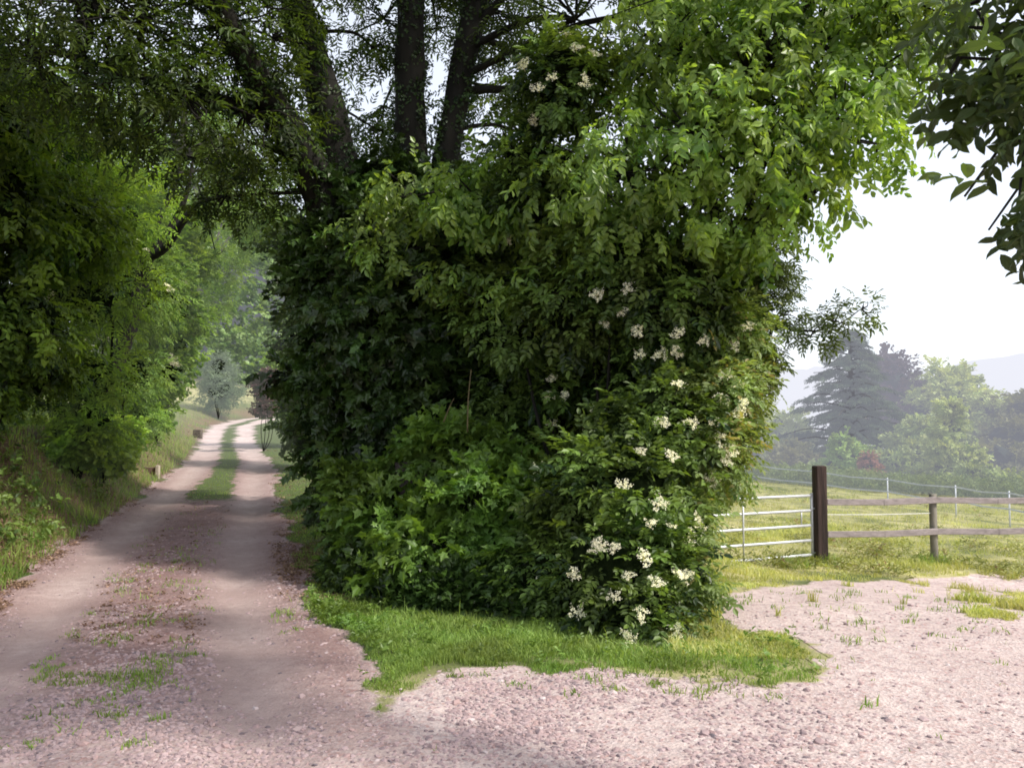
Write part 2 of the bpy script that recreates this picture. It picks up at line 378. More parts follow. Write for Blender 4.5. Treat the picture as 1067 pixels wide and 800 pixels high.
BARK = plain_mat('bark', (.016, .014, .010), (.007, .0065, .005), .9, 6, .8, stretch=(1, 1, .25))
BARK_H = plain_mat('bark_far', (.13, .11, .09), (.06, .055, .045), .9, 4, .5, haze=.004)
DARK = plain_mat('foliage_shade_core', (.006, .010, .004), (.015, .022, .008), 1., 12, 1., spec=0)  # near-black colour standing in for the shade inside the foliage
def plant(name, label, cat, lobes, leaf, kind, size, n_cl, per, mat, seed=0, core=.62, trunks=None, group=None, bark=None, spread=.3,
          droop=.35, twigs=True, flat=.85, inner=.12, face=0., tint=(.5, .18), base=None, shell=(.72, 1.05), clflat=.55, coremat=None, leafname='foliage'):
    q = np.random.default_rng(seed+100); L = np.array([l[:4] for l in lobes]); bark = bark or BARK
    if base is None:
        i = np.argmin(L[:, 2]); c = L[:, :2].mean(0)*.5+L[i, :2]*.5; base = (c[0], c[1])
    b = np.array([base[0], base[1], float(H(base[0], base[1]))-.03])
    root = thing(name, label, cat, tuple(b), group)
    root_i = -b
    P, d, li = sample_lobes(lobes, n_cl, q, inner, shell, flat)
    n = len(P)
    # sprays around each cluster centre
    cp = np.repeat(P, per, axis=0); cd = np.repeat(d, per, axis=0); N_ = len(cp)
    o = q.normal(size=(N_, 3)); o /= np.linalg.norm(o, axis=1)[:, None]; o *= np.sqrt(q.random(N_))[:, None]
    rr = np.repeat(q.uniform(.6, 1.25, n)*spread, per)
    off = o*rr[:, None]*np.array([1, 1, clflat])
    pos = cp+off-.25*cd*rr[:, None]
    fwd = off/(rr[:, None]+1e-6)*.9+cd*.7+q.normal(0, .35, (N_, 3)); fwd[:, 2] -= droop
    up = np.array([0, 0, 1.])+cd*.35+q.normal(0, .35, (N_, 3))
    if face: up = cd*face+np.array([0, 0, .45])+q.normal(0, .3, (N_, 3)); 
    tn = np.repeat(q.normal(tint[0], tint[1], n), per)+q.normal(0, .06, N_)
    # tint paler towards the top of each cluster
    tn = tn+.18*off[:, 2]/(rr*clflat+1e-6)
    sz = size*q.uniform(.7, 1.15, N_)*np.repeat(q.uniform(.75, 1.2, n), per)
    ok = pos[:, 2] > H(pos[:, 0], pos[:, 1])+.03
    pos, fwd, up, sz, tn = pos[ok], fwd[ok], up[ok], sz[ok], tn[ok]
    V, Lp, S, T, ti = build_sprays(pos-b, fwd, up, sz, tn, kind, leaf, seed)
    link(leafname, mesh_np(leafname, V, Lp, S, T, mat, {'tint': ti}), root)
    mb = MB()
    if trunks:
        for k, tr in enumerate(trunks):
            nm, pts, rad = tr; m2 = MB(); m2.tube([np.array(p)-b for p in pts], rad, 14, .16, sub=5, seed=seed+k); m2.build(nm, bark, root, True)
        allp = []
        for nm, pts, rad in trunks:
            pts = np.array(pts)
            for a_, b_ in zip(pts[:-1], pts[1:]):
                for t in np.linspace(0, 1, 6): allp.append(a_+(b_-a_)*t)
        allp = np.array(allp)
    else:
        allp = np.array([b])
    for (x, y, z, r) in L:      # limbs to lobe centres
        c = np.array([x, y, z]); cost = np.linalg.norm(allp-c, axis=1)+1.2*np.clip(allp[:, 2]-c[2], 0, 9)
        a_ = allp[np.argmin(cost)]
        r0 = min(.09, .006+.055*r) if trunks else min(.05, .012+.022*r)
        m_ = (a_+c)/2+q.normal(0, .08*np.linalg.norm(c-a_), 3)+np.array([0, 0, .12*np.linalg.norm((c-a_)[:2])])
        mb.tube([a_-b, m_-b, c-b], [r0, r0*.7, r0*.4], 6, .1, False, 4)
    if twigs:
        for p, i in zip(P[::2], li[::2]):
            c = L[i, :3]; r0 = .006+.005*L[i, 3]
            m_ = c*.45+p*.55+q.normal(0, .10*L[i, 3], 3)
            mb.tube([c-b, m_-b, p-b], [r0*1.5, r0, r0*.4], 4, 0, False, 2)
    mb.build('branches', bark, root, True)
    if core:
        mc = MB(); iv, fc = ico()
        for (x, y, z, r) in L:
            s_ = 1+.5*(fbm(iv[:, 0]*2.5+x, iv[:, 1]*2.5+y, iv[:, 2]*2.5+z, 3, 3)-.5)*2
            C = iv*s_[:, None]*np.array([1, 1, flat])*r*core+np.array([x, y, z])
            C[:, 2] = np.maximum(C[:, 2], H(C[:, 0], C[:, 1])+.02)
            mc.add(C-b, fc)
        mc.build('painted_shade_core', coremat or DARK, root)  # solid dark core: painted shade behind the leaves
    root['_lobes'] = [float(v) for v in L.ravel()]
    return root, b, L
def lob(*a): return [tuple(at(p[0], p[1], p[2]))+(p[3],) for p in a]

# ------------------------------------------------------------------ flower heads
CREAM = leaf_mat('elder_petal', (.66, .63, .42), (.92, .91, .77), .3, rough=.7, spec=.1)
def umbel(seed):
    q = np.random.default_rng(seed); V = []; Fs = []; mb = MB(); r = .075
    mb.tube([(0, 0, -.07), (0, 0, -.03), (0, 0, 0)], [.002, .002, .0015], 4, 0, False, 1)
    for k in range(7):
        a = k*2.4+q.normal(0, .2); rr = r*math.sqrt((k+.3)/7)*q.uniform(.85, 1.1); c = np.array([rr*math.cos(a), rr*math.sin(a), .012-1.6*rr*rr])
        mb.tube([(0, 0, -.035), c*.6+np.array([0, 0, -.008]), c], [.0015, .001, .001], 3, 0, False, 1)
        for j in range(24):
            o = q.normal(0, .013, 3)*np.array([1, 1, .22]); s = q.uniform(.0045, .0075); t = q.normal(0, .35, 2); an = q.random()*6
            pts = []
            for i in range(5):
                for (rad, da) in ((1., 0), (.55, .63)):
                    aa = an+i*2*math.pi/5+da; pts.append((s*rad*math.cos(aa), s*rad*math.sin(aa), s*rad*(t[0]*math.cos(aa)+t[1]*math.sin(aa))))
            mb.add(np.array(pts)+c+o, [list(range(10))], q.uniform(.2, 1))
    return mb.mesh('flower_cluster', CREAM)
UMB = [umbel(s) for s in range(5)]
def first_hit(px, py, L, back=.0):
    o = np.array([0, 0, 1.6]); dr = at(px, py, 1.)-o; dr = dr/np.linalg.norm(dr); best = None
    for (x, y, z, r) in L:
        c = np.array([x, y, z])-o; t = c @ dr; h2 = c @ c-t*t
        if h2 < (r*1.05)**2:
            k = t-math.sqrt((r*1.05)**2-h2)
            if best is None or k < best[0]: best = (k, np.array([x, y, z]))
    if best is None: return None
    k = best[0]-back; p = o+dr*k; nrm = p-best[1]; return p, nrm/np.linalg.norm(nrm)
def flowers(root, b, L, pts, seed=0, sc=1.):
    q = np.random.default_rng(seed); n = 0
    for (px, py, *s) in pts:
        h = first_hit(px, py, L, .16)
        if h is None: continue
        p, nr = h; s = (s[0] if s else 1.)*sc
        z = Vector(nr*.9+np.array([0, -.25, .65])+q.normal(0, .15, 3)).normalized()
        M = z.to_track_quat('Z', 'Y').to_matrix().to_4x4() @ Matrix.Rotation(q.random()*6, 4, 'Z')
        o = link('flower_cluster', UMB[n % 5], root); M.translation = Vector(p-b); o.matrix_local = M @ Matrix.Scale(s*q.uniform(.8, 1.15), 4); n += 1

# ------------------------------------------------------------------ GROUND
def axis(lo, hi, f0, f1, step, grow):
    a = [f0]
    while a[-1] < f1: a.append(a[-1]+step)
    s = step; up = [a[-1]]
    while up[-1] < hi: s *= grow; up.append(up[-1]+s)
    s = step; dn = [f0]
    while dn[-1] > lo: s *= grow; dn.append(dn[-1]-s)
    return np.array(dn[::-1][:-1]+a+up[1:])
gx = axis(-900, 900, -7, 7.5, .06, 1.035); gy = axis(-60, 2500, 2.5, 13, .06, 1.02)
X, Y = np.meshgrid(gx, gy, indexing='ij'); Z = H(X, Y)
mk = masks(X.ravel(), Y.ravel()); g, lane, yard, track, coarse, grass, litter, weeds, U = mk
dry = sm(X.ravel(), 1.0, 3)*sm(Y.ravel(), 6, 9)*(1-.35*sm(Y.ravel(), 15, 30))
dry = np.maximum(dry, sm(X.ravel(), .5, 1.4)*(Y.ravel() < 14)*.8)
dry = np.maximum(dry, sm(pip(X.ravel(), Y.ravel(), YARD), -.55, -.05)*(Y.ravel() < 14)*.9*fbm(X.ravel()*2, Y.ravel()*2, 0, 47)*1.4)
dry = np.maximum(dry, sm(Y.ravel(), 40, 55)*sm(-U, 1, 6)*(X.ravel() < 0)*.8)
litw = np.maximum(litter, (1-sm(np.abs(X.ravel()+.6), 1.6, 2.4))*sm(Y.ravel(), 8, 9.5)*(1-sm(Y.ravel(), 13, 15))*.9)
litw = np.maximum(litw, sm(-U, 1.5, 2.2)*(1-sm(Y.ravel(), 26, 38))*.8*(X.ravel() < 0))
lanew = lane*(1-.5*track)*(.45+.55*sm(Y.ravel(), 4, 6.5))*(1-sm(Y.ravel(), 24, 42))*(1-.75*sm(X.ravel()+.15*Y.ravel(), -.6, 1.0)*(1-sm(Y.ravel(), 7, 10)))  # weight of the painted lane shade and the darker coarse gravel
att = dict(lane=lanew, gravel=g, track=track*lane, litter=litw, dry=dry)
GM = ground_mat()
nx, ny = X.shape
idx = np.arange(nx*ny).reshape(nx, ny)
quads = np.stack([idx[:-1, :-1], idx[1:, :-1], idx[1:, 1:], idx[:-1, 1:]], -1).reshape(-1, 4)
VG = np.stack([X.ravel(), Y.ravel(), Z.ravel()], 1)
def sheet(name, q, dz):
    u, inv = np.unique(q, return_inverse=True); V = VG[u]+np.array([0, 0, dz]); lo = inv.reshape(-1)
    n = len(q)
    me = mesh_np(name, V, lo, np.arange(n)*4, np.full(n, 4), GM, {k: v[u] for k, v in att.items()}, True)
    return link(name, me, None, kind='structure')
sheet('ground', quads, 0)
qm = lambda a: a[quads].mean(1)
ln = (qm(lane) > .3) & (np.abs(qm(U)) < 2.2) & (qm(Y.ravel()) < 110) & (qm(Y.ravel()) > -5)
yd = (qm(yard) > .3) & ~ln & (qm(Y.ravel()) < 30)
sheet('lane', quads[ln], .004); sheet('gravel_yard', quads[yd], .004)

# ------------------------------------------------------------------ GRASS, STONES, LITTER (uncountable)
GRASS = leaf_mat('grass_blade', (.08, .16, .025), (.30, .41, .12), .4, rough=.6, spec=.2)
GRASS_DRY = leaf_mat('pale_grass_blade', (.27, .33, .10), (.60, .58, .30), .4, rough=.7, haze=.004, spec=.15)
def blades(name, x, y, h, mat, seed, tint=.5, wid=.006, lean=.5, **kw):
    q = np.random.default_rng(seed); n = len(x); z = H(x, y)
    a = q.random(n)*2*math.pi; le = q.random(n)*lean; b = q.random(n)*2*math.pi
    w = wid*q.uniform(.6, 1.4, n)
    base = np.stack([x, y, z-.01], 1); s = np.stack([np.cos(b), np.sin(b), 0*b], 1)*w[:, None]
    d = np.stack([np.cos(a)*le, np.sin(a)*le, np.ones(n)], 1)*h[:, None]
    mid = base+d*np.array([.35, .35, .6]); tip = base+d*np.array([1, 1, .95])
    V = np.stack([base-s, base+s, mid+s*.8, mid-s*.8, tip], 1).reshape(-1, 3)
    L, S, T = rep(5, [[0, 1, 2, 3], [3, 2, 4]], n)
    ti = np.clip(tint+q.normal(0, .2, n)+(fbm(x*1.3, y*1.3, 0, 77)-.5)*.8, 0, 1)
    return link(name, mesh_np(name, V, L, S, T, mat, {'tint': np.repeat(ti, 5)}), None, kind='stuff', **kw)
def scatter(n, x0, x1, y0, y1, seed, near=True):
    q = np.random.default_rng(seed)
    y = 1/(q.random(n)*(1/y0-1/y1)+1/y1) if near else q.uniform(y0, y1, n)
    # keep the picture's wedge a little wider
    x = q.uniform(x0, x1, n) if not near else q.uniform(-.75, .75, n)*y
    m = (x > x0) & (x < x1); return x[m], y[m], q
# short turf on the island, in the lane's middle and on its verges
x, y, q = scatter(900000, -30, 6, 4.5, 60, 1)
g_, l_, yd_, tr_, co_, gr_, li_, we_, u_ = masks(x, y)
isl = sm(x, 1.8, 3.2)*sm(y, 6.5, 8.5)
ok = ((gr_ > .55) & (u_ > -2.6) & (isl < .5) & (q.random(len(x)) < (.35+.6*sm(gr_, .6, .98))*(.5+.5*sm(fbm(x*3, y*3, 0, 44), .35, .55))*(1-.85*sm(y, 9.4, 10.5)*sm(u_, 2.2, 3)))) | ((we_ > .5) & (q.random(len(x)) < .25))
ok &= ~((u_ > 7) & (y > 11)); ok &= q.random(len(x)) > .65*sm(x, .6, 1.4)*(y < 8)
x, y = x[ok], y[ok]
blades('grass', x, y, (.02+.035*np.random.default_rng(3).random(len(x)))*(.6+1.0*fbm(x*2, y*2, 0, 8)), GRASS, 11, .55, .0035+.0, .7)
# paler worn turf by the gate and over the paddock
x, y, q = scatter(900000, 1.2, 60, 6.5, 60, 2)
g_, l_, yd_, tr_, co_, gr_, li_, we_, u_ = masks(x, y)
ok = (gr_ > .5) & (q.random(len(x)) < .28+.5*sm(fbm(x*.9, y*.9, 0, 55), .42, .58)) & (u_ > 3)
x, y = x[ok], y[ok]
blades('paddock_grass', x, y, (.03+.06*np.random.default_rng(5).random(len(x)))*(.5+1.3*sm(fbm(x*.5, y*.9, 0, 66), .35, .7)), GRASS_DRY, 12, .5, .005, .8)
# long grass on the left bank
x, y, q = scatter(420000, -45, -4, 9, 75, 4)
u_ = x-lane_x(y)
ok = (u_ < -1.5) & (u_ > -9) & (q.random(len(x)) < (.16+.75*sm(y, 13, 24)))
x, y = x[ok], y[ok]
blades('bank_grass', x, y, .10+.22*np.random.default_rng(6).random(len(x))*(.5+sm(y, 20, 40)), leaf_mat('bank_grass_blade', (.08, .15, .025), (.34, .44, .12), .45, haze=.003, rough=.7, fog=(.8, .84, .8)), 13, .5, .006, .9)

q = np.random.default_rng(29)
tx, ty, th = [], [], []
foot = [gp((330,625),(400,640),(470,655),(540,668),(610,682),(680,692),(735,690))]
foot = np.array(foot[0])
for _ in range(1500):
    k = q.integers(0, len(foot)-1); t_ = q.random(); c = foot[k]*(1-t_)+foot[k+1]*t_; tx.append(c[0]+q.normal(0, .14)); ty.append(c[1]+.05+q.normal(0, .12)); th.append(q.uniform(.03, .12)*(1+.8*(q.random() < .06)))
for _ in range(200):      # tussocks scattered over the apron and its frayed edge
    k = q.integers(0, len(foot)-1); t_ = q.random(); c = foot[k]*(1-t_)+foot[k+1]*t_+np.array([q.normal(0, .3), -abs(q.normal(0, .5))]); hh_ = q.uniform(.03, .08)
    for _ in range(q.integers(6, 22)): tx.append(c[0]+q.normal(0, .035)); ty.append(c[1]+q.normal(0, .035)); th.append(hh_*q.uniform(.6, 1.2))
for c in (at(855.5, 586, 13.9)[:2], at(973, 560, 14.7)[:2], (9.3, 15.4), at(820, 586, 13.5)[:2]):
    for _ in range(170): tx.append(c[0]+q.normal(0, .16)); ty.append(c[1]-.05+q.normal(0, .13)); th.append(q.uniform(.08, .26))
for _ in range(150):      # weeds in the lane and the yard
    y_ = q.uniform(4.6, 12); c = (lane_x(y_)+q.normal(0, .3), y_) if q.random() < .4 else (q.uniform(1.5, 6), q.uniform(6.8, 10))
    for _ in range(q.integers(5, 16)): tx.append(c[0]+q.normal(0, .045)); ty.append(c[1]+q.normal(0, .045)); th.append(q.uniform(.03, .08))
blades('tall_grass', np.array(tx), np.array(ty), np.array(th), GRASS, 30, .55, .0045, 1.1)
STONE = plain_mat('stone_chip', (.40, .33, .33), (.26, .21, .215), .9, 20, .4)
def stone_mat():
    m, t = nt('gravel_chip'); n = N(t); a = n('ShaderNodeAttribute', attribute_name='tint').outputs['Fac']
    r = n('ShaderNodeValToRGB', {0: a}); e = r.color_ramp.elements
    e[0].position = 0; e[0].color = (.14, .12, .135, 1); e[1].position = 1; e[1].color = (.52, .46, .46, 1)
    for p_, c_ in ((.3, (.30, .22, .22)), (.6, (.38, .29, .295)), (.8, (.36, .25, .24))):
        k = e.new(p_); k.color = c4(c_)
    p = n('ShaderNodeBsdfPrincipled', {'Base Color': r.outputs[0], 'Roughness': .9, 'Specular IOR Level': .2}); finish(n, p.outputs[0]); return m
SM = stone_mat()
def stones(name, x, y, s, seed):
    q = np.random.default_rng(seed); n = len(x)
    t = (1+math.sqrt(5))/2
    iv = np.array([(-1,t,0),(1,t,0),(-1,-t,0),(1,-t,0),(0,-1,t),(0,1,t),(0,-1,-t),(0,1,-t),(t,0,-1),(t,0,1),(-t,0,-1),(-t,0,1)])/1.9
    F_ = [[0,11,5],[0,5,1],[0,1,7],[0,7,10],[0,10,11],[1,5,9],[5,11,4],[11,10,2],[10,7,6],[7,1,8],[3,9,4],[3,4,2],[3,2,6],[3,6,8],[3,8,9],[4,9,5],[2,4,11],[6,2,10],[8,6,7],[9,8,1]]
    V = iv[None]*(1+q.normal(0, .16, (n, 12, 1)))*q.uniform(.55, 1.2, (n, 1, 3))*np.array([1, 1, .6])
    a = q.random(n)*6.28; c, s_ = np.cos(a), np.sin(a); Rm = np.zeros((n, 3, 3)); Rm[:, 0, 0] = c; Rm[:, 0, 1] = -s_; Rm[:, 1, 0] = s_; Rm[:, 1, 1] = c; Rm[:, 2, 2] = 1
    V = np.einsum('nij,nkj->nki', Rm, V)*s[:, None, None]*.5
    V += np.stack([x, y, H(x, y)+s*.10], 1)[:, None]
    L, S, T = rep(12, F_, n)
    ti = np.clip(q.beta(2, 2.2, n), 0, 1)
    link(name, mesh_np(name, V.reshape(-1, 3), L, S, T, SM, {'tint': np.repeat(ti, 12)}), None, kind='stuff')
x, y, q = scatter(420000, -14, 14, 3.6, 22, 8)
g_, l_, yd_, tr_, co_, gr_, li_, we_, u_ = masks(x, y)
clump = sm(fbm(x*1.4, y*1.4, 0, 91), .40, .62)
pr = g_*np.clip(co_, 0, 1)*(.12+.88*clump)
pr = pr*(1-.75*sm(y, 7.2, 9)*sm(x, 1, 2))*(1-.88*sm(x,-.3,2.0))
ok = q.random(len(x)) < pr
x, y = x[ok], y[ok]
s = .009+.034*q.random(len(x))**2.6; s = np.where(q.random(len(x)) < .012, s+.03, s)
stones('gravel', x, y, s, 9)
print('stones', len(x))

LITTER = leaf_mat('fallen_leaf', (.10, .06, .04), (.36, .24, .17), .1, rough=.8, spec=.1)
x, y, q = scatter(260000, -30, 1, 5, 40, 15)
u_ = x-lane_x(y); nn = fbm(x*1.5, y*1.5, 0, 61)
ok = (q.random(len(x)) < .9*sm(nn, .38, .55)) & (((u_ < -1.35) & (u_ > -4.2)) | ((np.abs(u_) < .5) & (y > 7) & (q.random(len(x)) < .07)) | ((u_ > 1.3) & (u_ < 2.3) & (y > 8.6) & (q.random(len(x)) < .5)))
x, y = x[ok], y[ok]; n = len(x)
a = q.random(n)*6.28
V, L_, S_, T_, ti = build_sprays(np.stack([x, y, H(x, y)+.012], 1), np.stack([np.cos(a), np.sin(a), q.normal(0, .1, n)], 1), np.stack([q.normal(0, .3, n), q.normal(0, .3, n), np.ones(n)], 1), q.uniform(.05, .11, n), q.random(n), 'mat', 'ovate', 15)
link('fallen_leaves', mesh_np('fallen_leaves', V, L_, S_, T_, LITTER, {'tint': ti}), None, kind='stuff')

# ivy, nettles and small weeds over the left bank and at the foot of the bushes
COVER = leaf_mat('ground_cover_leaf', (.04, .08, .018), (.20, .30, .06), .3, rough=.5)
x, y, q = scatter(60000, -34, -3, 8.5, 45, 17)
u_ = x-lane_x(y); nn = fbm(x*.9, y*.9, 0, 71)
ok = (u_ < -1.75) & (u_ > -7) & (q.random(len(x)) < (.05+.9*sm(nn, .5, .64)-.6*sm(y, 20, 34))*(.35+.65*sm(-u_, 2.6, 3.6)))
x, y = x[ok], y[ok]; n = len(x); a = q.random(n)*6.28
hh = q.random(n)**1.5*(.12+.5*sm(nn[ok], .5, .75))
V, L_, S_, T_, ti = build_sprays(np.stack([x, y, H(x, y)+.02+hh], 1), np.stack([np.cos(a), np.sin(a), q.normal(.1, .3, n)], 1), np.stack([q.normal(.3, .3, n), q.normal(-.3, .3, n), np.ones(n)], 1), q.uniform(.12, .24, n), q.normal(.45, .2, n)+.4*hh, 'rosette', 'ovate', 17)
link('ground_cover', mesh_np('ground_cover', V, L_, S_, T_, COVER, {'tint': ti}), None, kind='stuff')
# clover and plantain patch at the left tip of the island
x, y, q = scatter(90000, -3.4, 3.5, 5, 9.6, 18)
g_, l_, yd_, tr_, co_, gr_, li_, we_, u_ = masks(x, y)
ok = (gr_ > .6) & (u_ > 1.5) & (q.random(len(x)) < .02+.45*(1-sm(x, -1.7, -.9))*sm(fbm(x*2, y*2, 0, 45), .4, .6))
x, y = x[ok], y[ok]; n = len(x); a = q.random(n)*6.28
V, L_, S_, T_, ti = build_sprays(np.stack([x, y, H(x, y)+.015+.05*q.random(n)], 1), np.stack([np.cos(a), np.sin(a), q.normal(.35, .3, n)], 1), np.stack([q.normal(0, .3, n), q.normal(0, .3, n), np.ones(n)], 1), q.uniform(.05, .11, n), q.normal(.6, .2, n), 'rosette', 'ovate', 18)
link('clover', mesh_np('clover', V, L_, S_, T_, leaf_mat('clover_leaf', (.07, .13, .02), (.17, .27, .05), .35), {'tint': ti}), None, kind='stuff')

# ------------------------------------------------------------------ PLANTS of the island
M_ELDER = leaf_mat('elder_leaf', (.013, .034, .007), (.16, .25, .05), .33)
M_ELDER2 = leaf_mat('elder_leaf_sun_painted', (.07, .13, .03), (.29, .38, .13), .38, brown=(.34, .30, .13))  # sunlight painted in: paler copy of the elder leaf
M_MAPLE = leaf_mat('maple_leaf', (.045, .10, .018), (.15, .26, .045), .35)
M_IVY = leaf_mat('ivy_leaf', (.009, .022, .005), (.06, .115, .022), .15, rough=.4)
M_CHERRY = leaf_mat('cherry_leaf', (.04, .10, .015), (.30, .44, .10), .5, rough=.35, spec=.5)
M_CROWN = leaf_mat('ash_leaf', (.010, .026, .005), (.11, .17, .025), .45)

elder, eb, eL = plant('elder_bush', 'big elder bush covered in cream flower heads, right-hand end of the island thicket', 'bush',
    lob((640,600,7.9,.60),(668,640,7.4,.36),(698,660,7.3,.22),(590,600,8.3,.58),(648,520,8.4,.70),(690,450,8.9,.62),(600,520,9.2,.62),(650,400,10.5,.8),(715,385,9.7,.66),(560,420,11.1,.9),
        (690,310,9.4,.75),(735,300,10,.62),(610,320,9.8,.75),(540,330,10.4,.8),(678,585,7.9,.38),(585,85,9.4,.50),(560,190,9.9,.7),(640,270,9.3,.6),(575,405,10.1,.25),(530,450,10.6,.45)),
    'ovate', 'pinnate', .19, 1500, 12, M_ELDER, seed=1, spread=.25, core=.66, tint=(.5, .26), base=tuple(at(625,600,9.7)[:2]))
fl = [(630,338),(648,325),(664,345),(666,368),(688,369),(705,367),(707,347),(622,307),(655,300),(572,413),(588,412),(576,394),(618,425),(575,440),
      (620,570),(640,571),(626,568),(684,606),(601,636),(655,663),(598,598),(672,580),(700,548),(686,524),(678,545),(735,594),(706,597),(712,600),(655,600),(704,657),(720,440),(690,440),(650,505),(668,470),(708,400),(733,355),(545,470),(520,300),(480,180),(640,180),(530,250),(590,35),(601,50),(545,70),(560,92),(620,56),(575,80),(610,85),(556,125),(545,65),(602,28),
      (445,219),(459,269),(810,222),(700,475),(640,620),(668,640)]
flowers(elder, eb, eL, fl, 3, .88)
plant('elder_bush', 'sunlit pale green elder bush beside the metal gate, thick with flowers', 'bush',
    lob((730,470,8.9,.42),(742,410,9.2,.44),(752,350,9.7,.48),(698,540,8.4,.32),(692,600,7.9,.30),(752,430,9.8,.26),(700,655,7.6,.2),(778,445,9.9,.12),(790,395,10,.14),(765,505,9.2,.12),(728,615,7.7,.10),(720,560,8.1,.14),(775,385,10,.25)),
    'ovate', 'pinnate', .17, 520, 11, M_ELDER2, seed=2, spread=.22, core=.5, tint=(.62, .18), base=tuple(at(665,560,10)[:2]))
e2 = [o for o in COL.objects if o.name == 'elder_bush.001'][0]
L2 = np.array(list(e2['_lobes'])).reshape(-1, 4)
flowers(e2, np.array(e2.location), L2, [(745,440),(760,470),(770,430),(756,390),(768,398),(775,420),(782,440),(742,500),(733,520),(720,560),(735,595),(728,545),(765,360),(778,340),(788,425),(757,480),(748,455),(762,505),(716,600),(722,640),(741,560),(752,415)], 5)

plant('field_maple_shrub', 'fresh green lobed-leaf maple shrub in front of the ivy at the foot of the trees', 'shrub',
    lob((500,520,9.1,.42),(455,575,9.0,.42),(530,565,8.9,.40),(405,545,9.7,.45),(385,510,10.2,.42),(455,470,9.9,.36),(500,470,9.8,.36),(420,610,9.0,.30),(390,570,9.9,.34),(560,520,9.1,.3)),
    'maple', 'rosette', .23, 330, 9, M_MAPLE, seed=3, spread=.25, core=.45, face=.6, tint=(.55, .2))
mr = bpy.data.objects['field_maple_shrub']; mbp = np.array(mr.location)
for pts_, r0 in ((((487,450,9.35),(488,415,9.33),(491,385,9.3)), .008), (((462,440,9.4),(468,425,9.35),(473,415,9.3)), .007)):
    mb = MB(); mb.tube([at(*p)-mbp for p in pts_], [r0, r0*.8, r0*.5], 7, .15, True, 4); mb.build('stem', plain_mat('pale_stem', (.16, .13, .06), (.09, .07, .04), .8, 20, .3), mr, True)
plant('ivy_mound', 'low mound of dark ivy spilling onto the grass at the foot of the maple shrub', 'ivy',
    lob((480,622,8.5,.28),(430,628,8.6,.25),(540,632,8.3,.30),(390,605,9.3,.35),(590,640,8.1,.25),(380,590,9.9,.3)),
    'ivy', 'mat', .22, 260, 8, M_IVY, seed=4, spread=.16, core=.7, face=.9)

# ivy-clad ash, leaning and forking to the left
tb = at(385, 600, 12.3); tb[2] = float(H(tb[0], tb[1]))-.1
PA = lambda *pts: [at(*p) for p in pts]
tA = [('trunk', [tb]+PA((378,480,12.3),(368,330,12.3),(352,215,12.3)), [.46,.40,.36,.34]),
      ('limb', PA((366,240,12.35),(352,170,12.35),(335,90,12.4),(313,20,12.4),(292,-80,12.4),(280,-220,12.2)), [.31,.29,.25,.22,.17,.08]),
      ('limb', PA((350,240,12.2),(322,175,11.9),(290,120,11.3),(262,70,10.6),(225,0,9.8),(160,-110,9.2)), [.29,.26,.21,.16,.11,.06]),
      ('limb', PA((290,118,11.3),(230,105,10.9),(160,85,10.4),(80,60,9.8)), [.09,.075,.05,.02])]
ash, ab, aL = plant('ash_tree', 'large dark ash tree leaning left over the lane with a forked ivy-clad trunk', 'tree',
    lob((255,120,11,1.0),(190,100,10.4,1.05),(120,75,9.8,1.0),(285,40,11.6,.75),(235,25,10.8,1.2),(95,5,9.4,1.1),(40,60,9.8,.9),(205,165,11.4,.5),(262,180,11.8,.55),(282,208,12.2,.28),
        (388,50,13.4,.55),(392,135,13.8,.5),(150,-90,10,1.4),(290,-90,11.4,1.5),(30,-60,9.2,1.3),(200,-190,10.5,1.8),(340,-190,12.5,1.6),(150,20,10,1.0),(235,205,12,.5)),
    'lance', 'pinnate', .24, 1250, 7, M_CROWN, seed=5, core=0, trunks=tA, spread=.36, inner=.35, base=(tb[0], tb[1]), tint=(.45, .22))
plant('ivy_thicket', 'tall dark ivy and leafy growth wrapping the trunks of the two tallest trees', 'ivy',
    lob((415,350,11.4,1.05),(375,300,11.8,.72),(372,400,12,.68),(440,270,11.5,1.0),(375,470,12,.55),(490,350,11.8,1.0),(378,225,12.1,.42),(440,440,11.3,.9),(400,540,11,.55),(500,250,11.4,.8),(358,345,12.2,.42),(500,560,9.9,.6),(430,560,10.3,.62),(358,430,12.3,.36),(352,205,12.1,.26),(335,255,12,.34),(322,300,12.1,.18),(322,390,12.2,.18),(400,185,12.4,.34),(448,185,12.6,.34),(345,520,11.6,.2)),
    'ivy', 'alternate', .30, 1000, 9, M_IVY, seed=6, core=.74, spread=.28, face=.7, tint=(.5, .25))
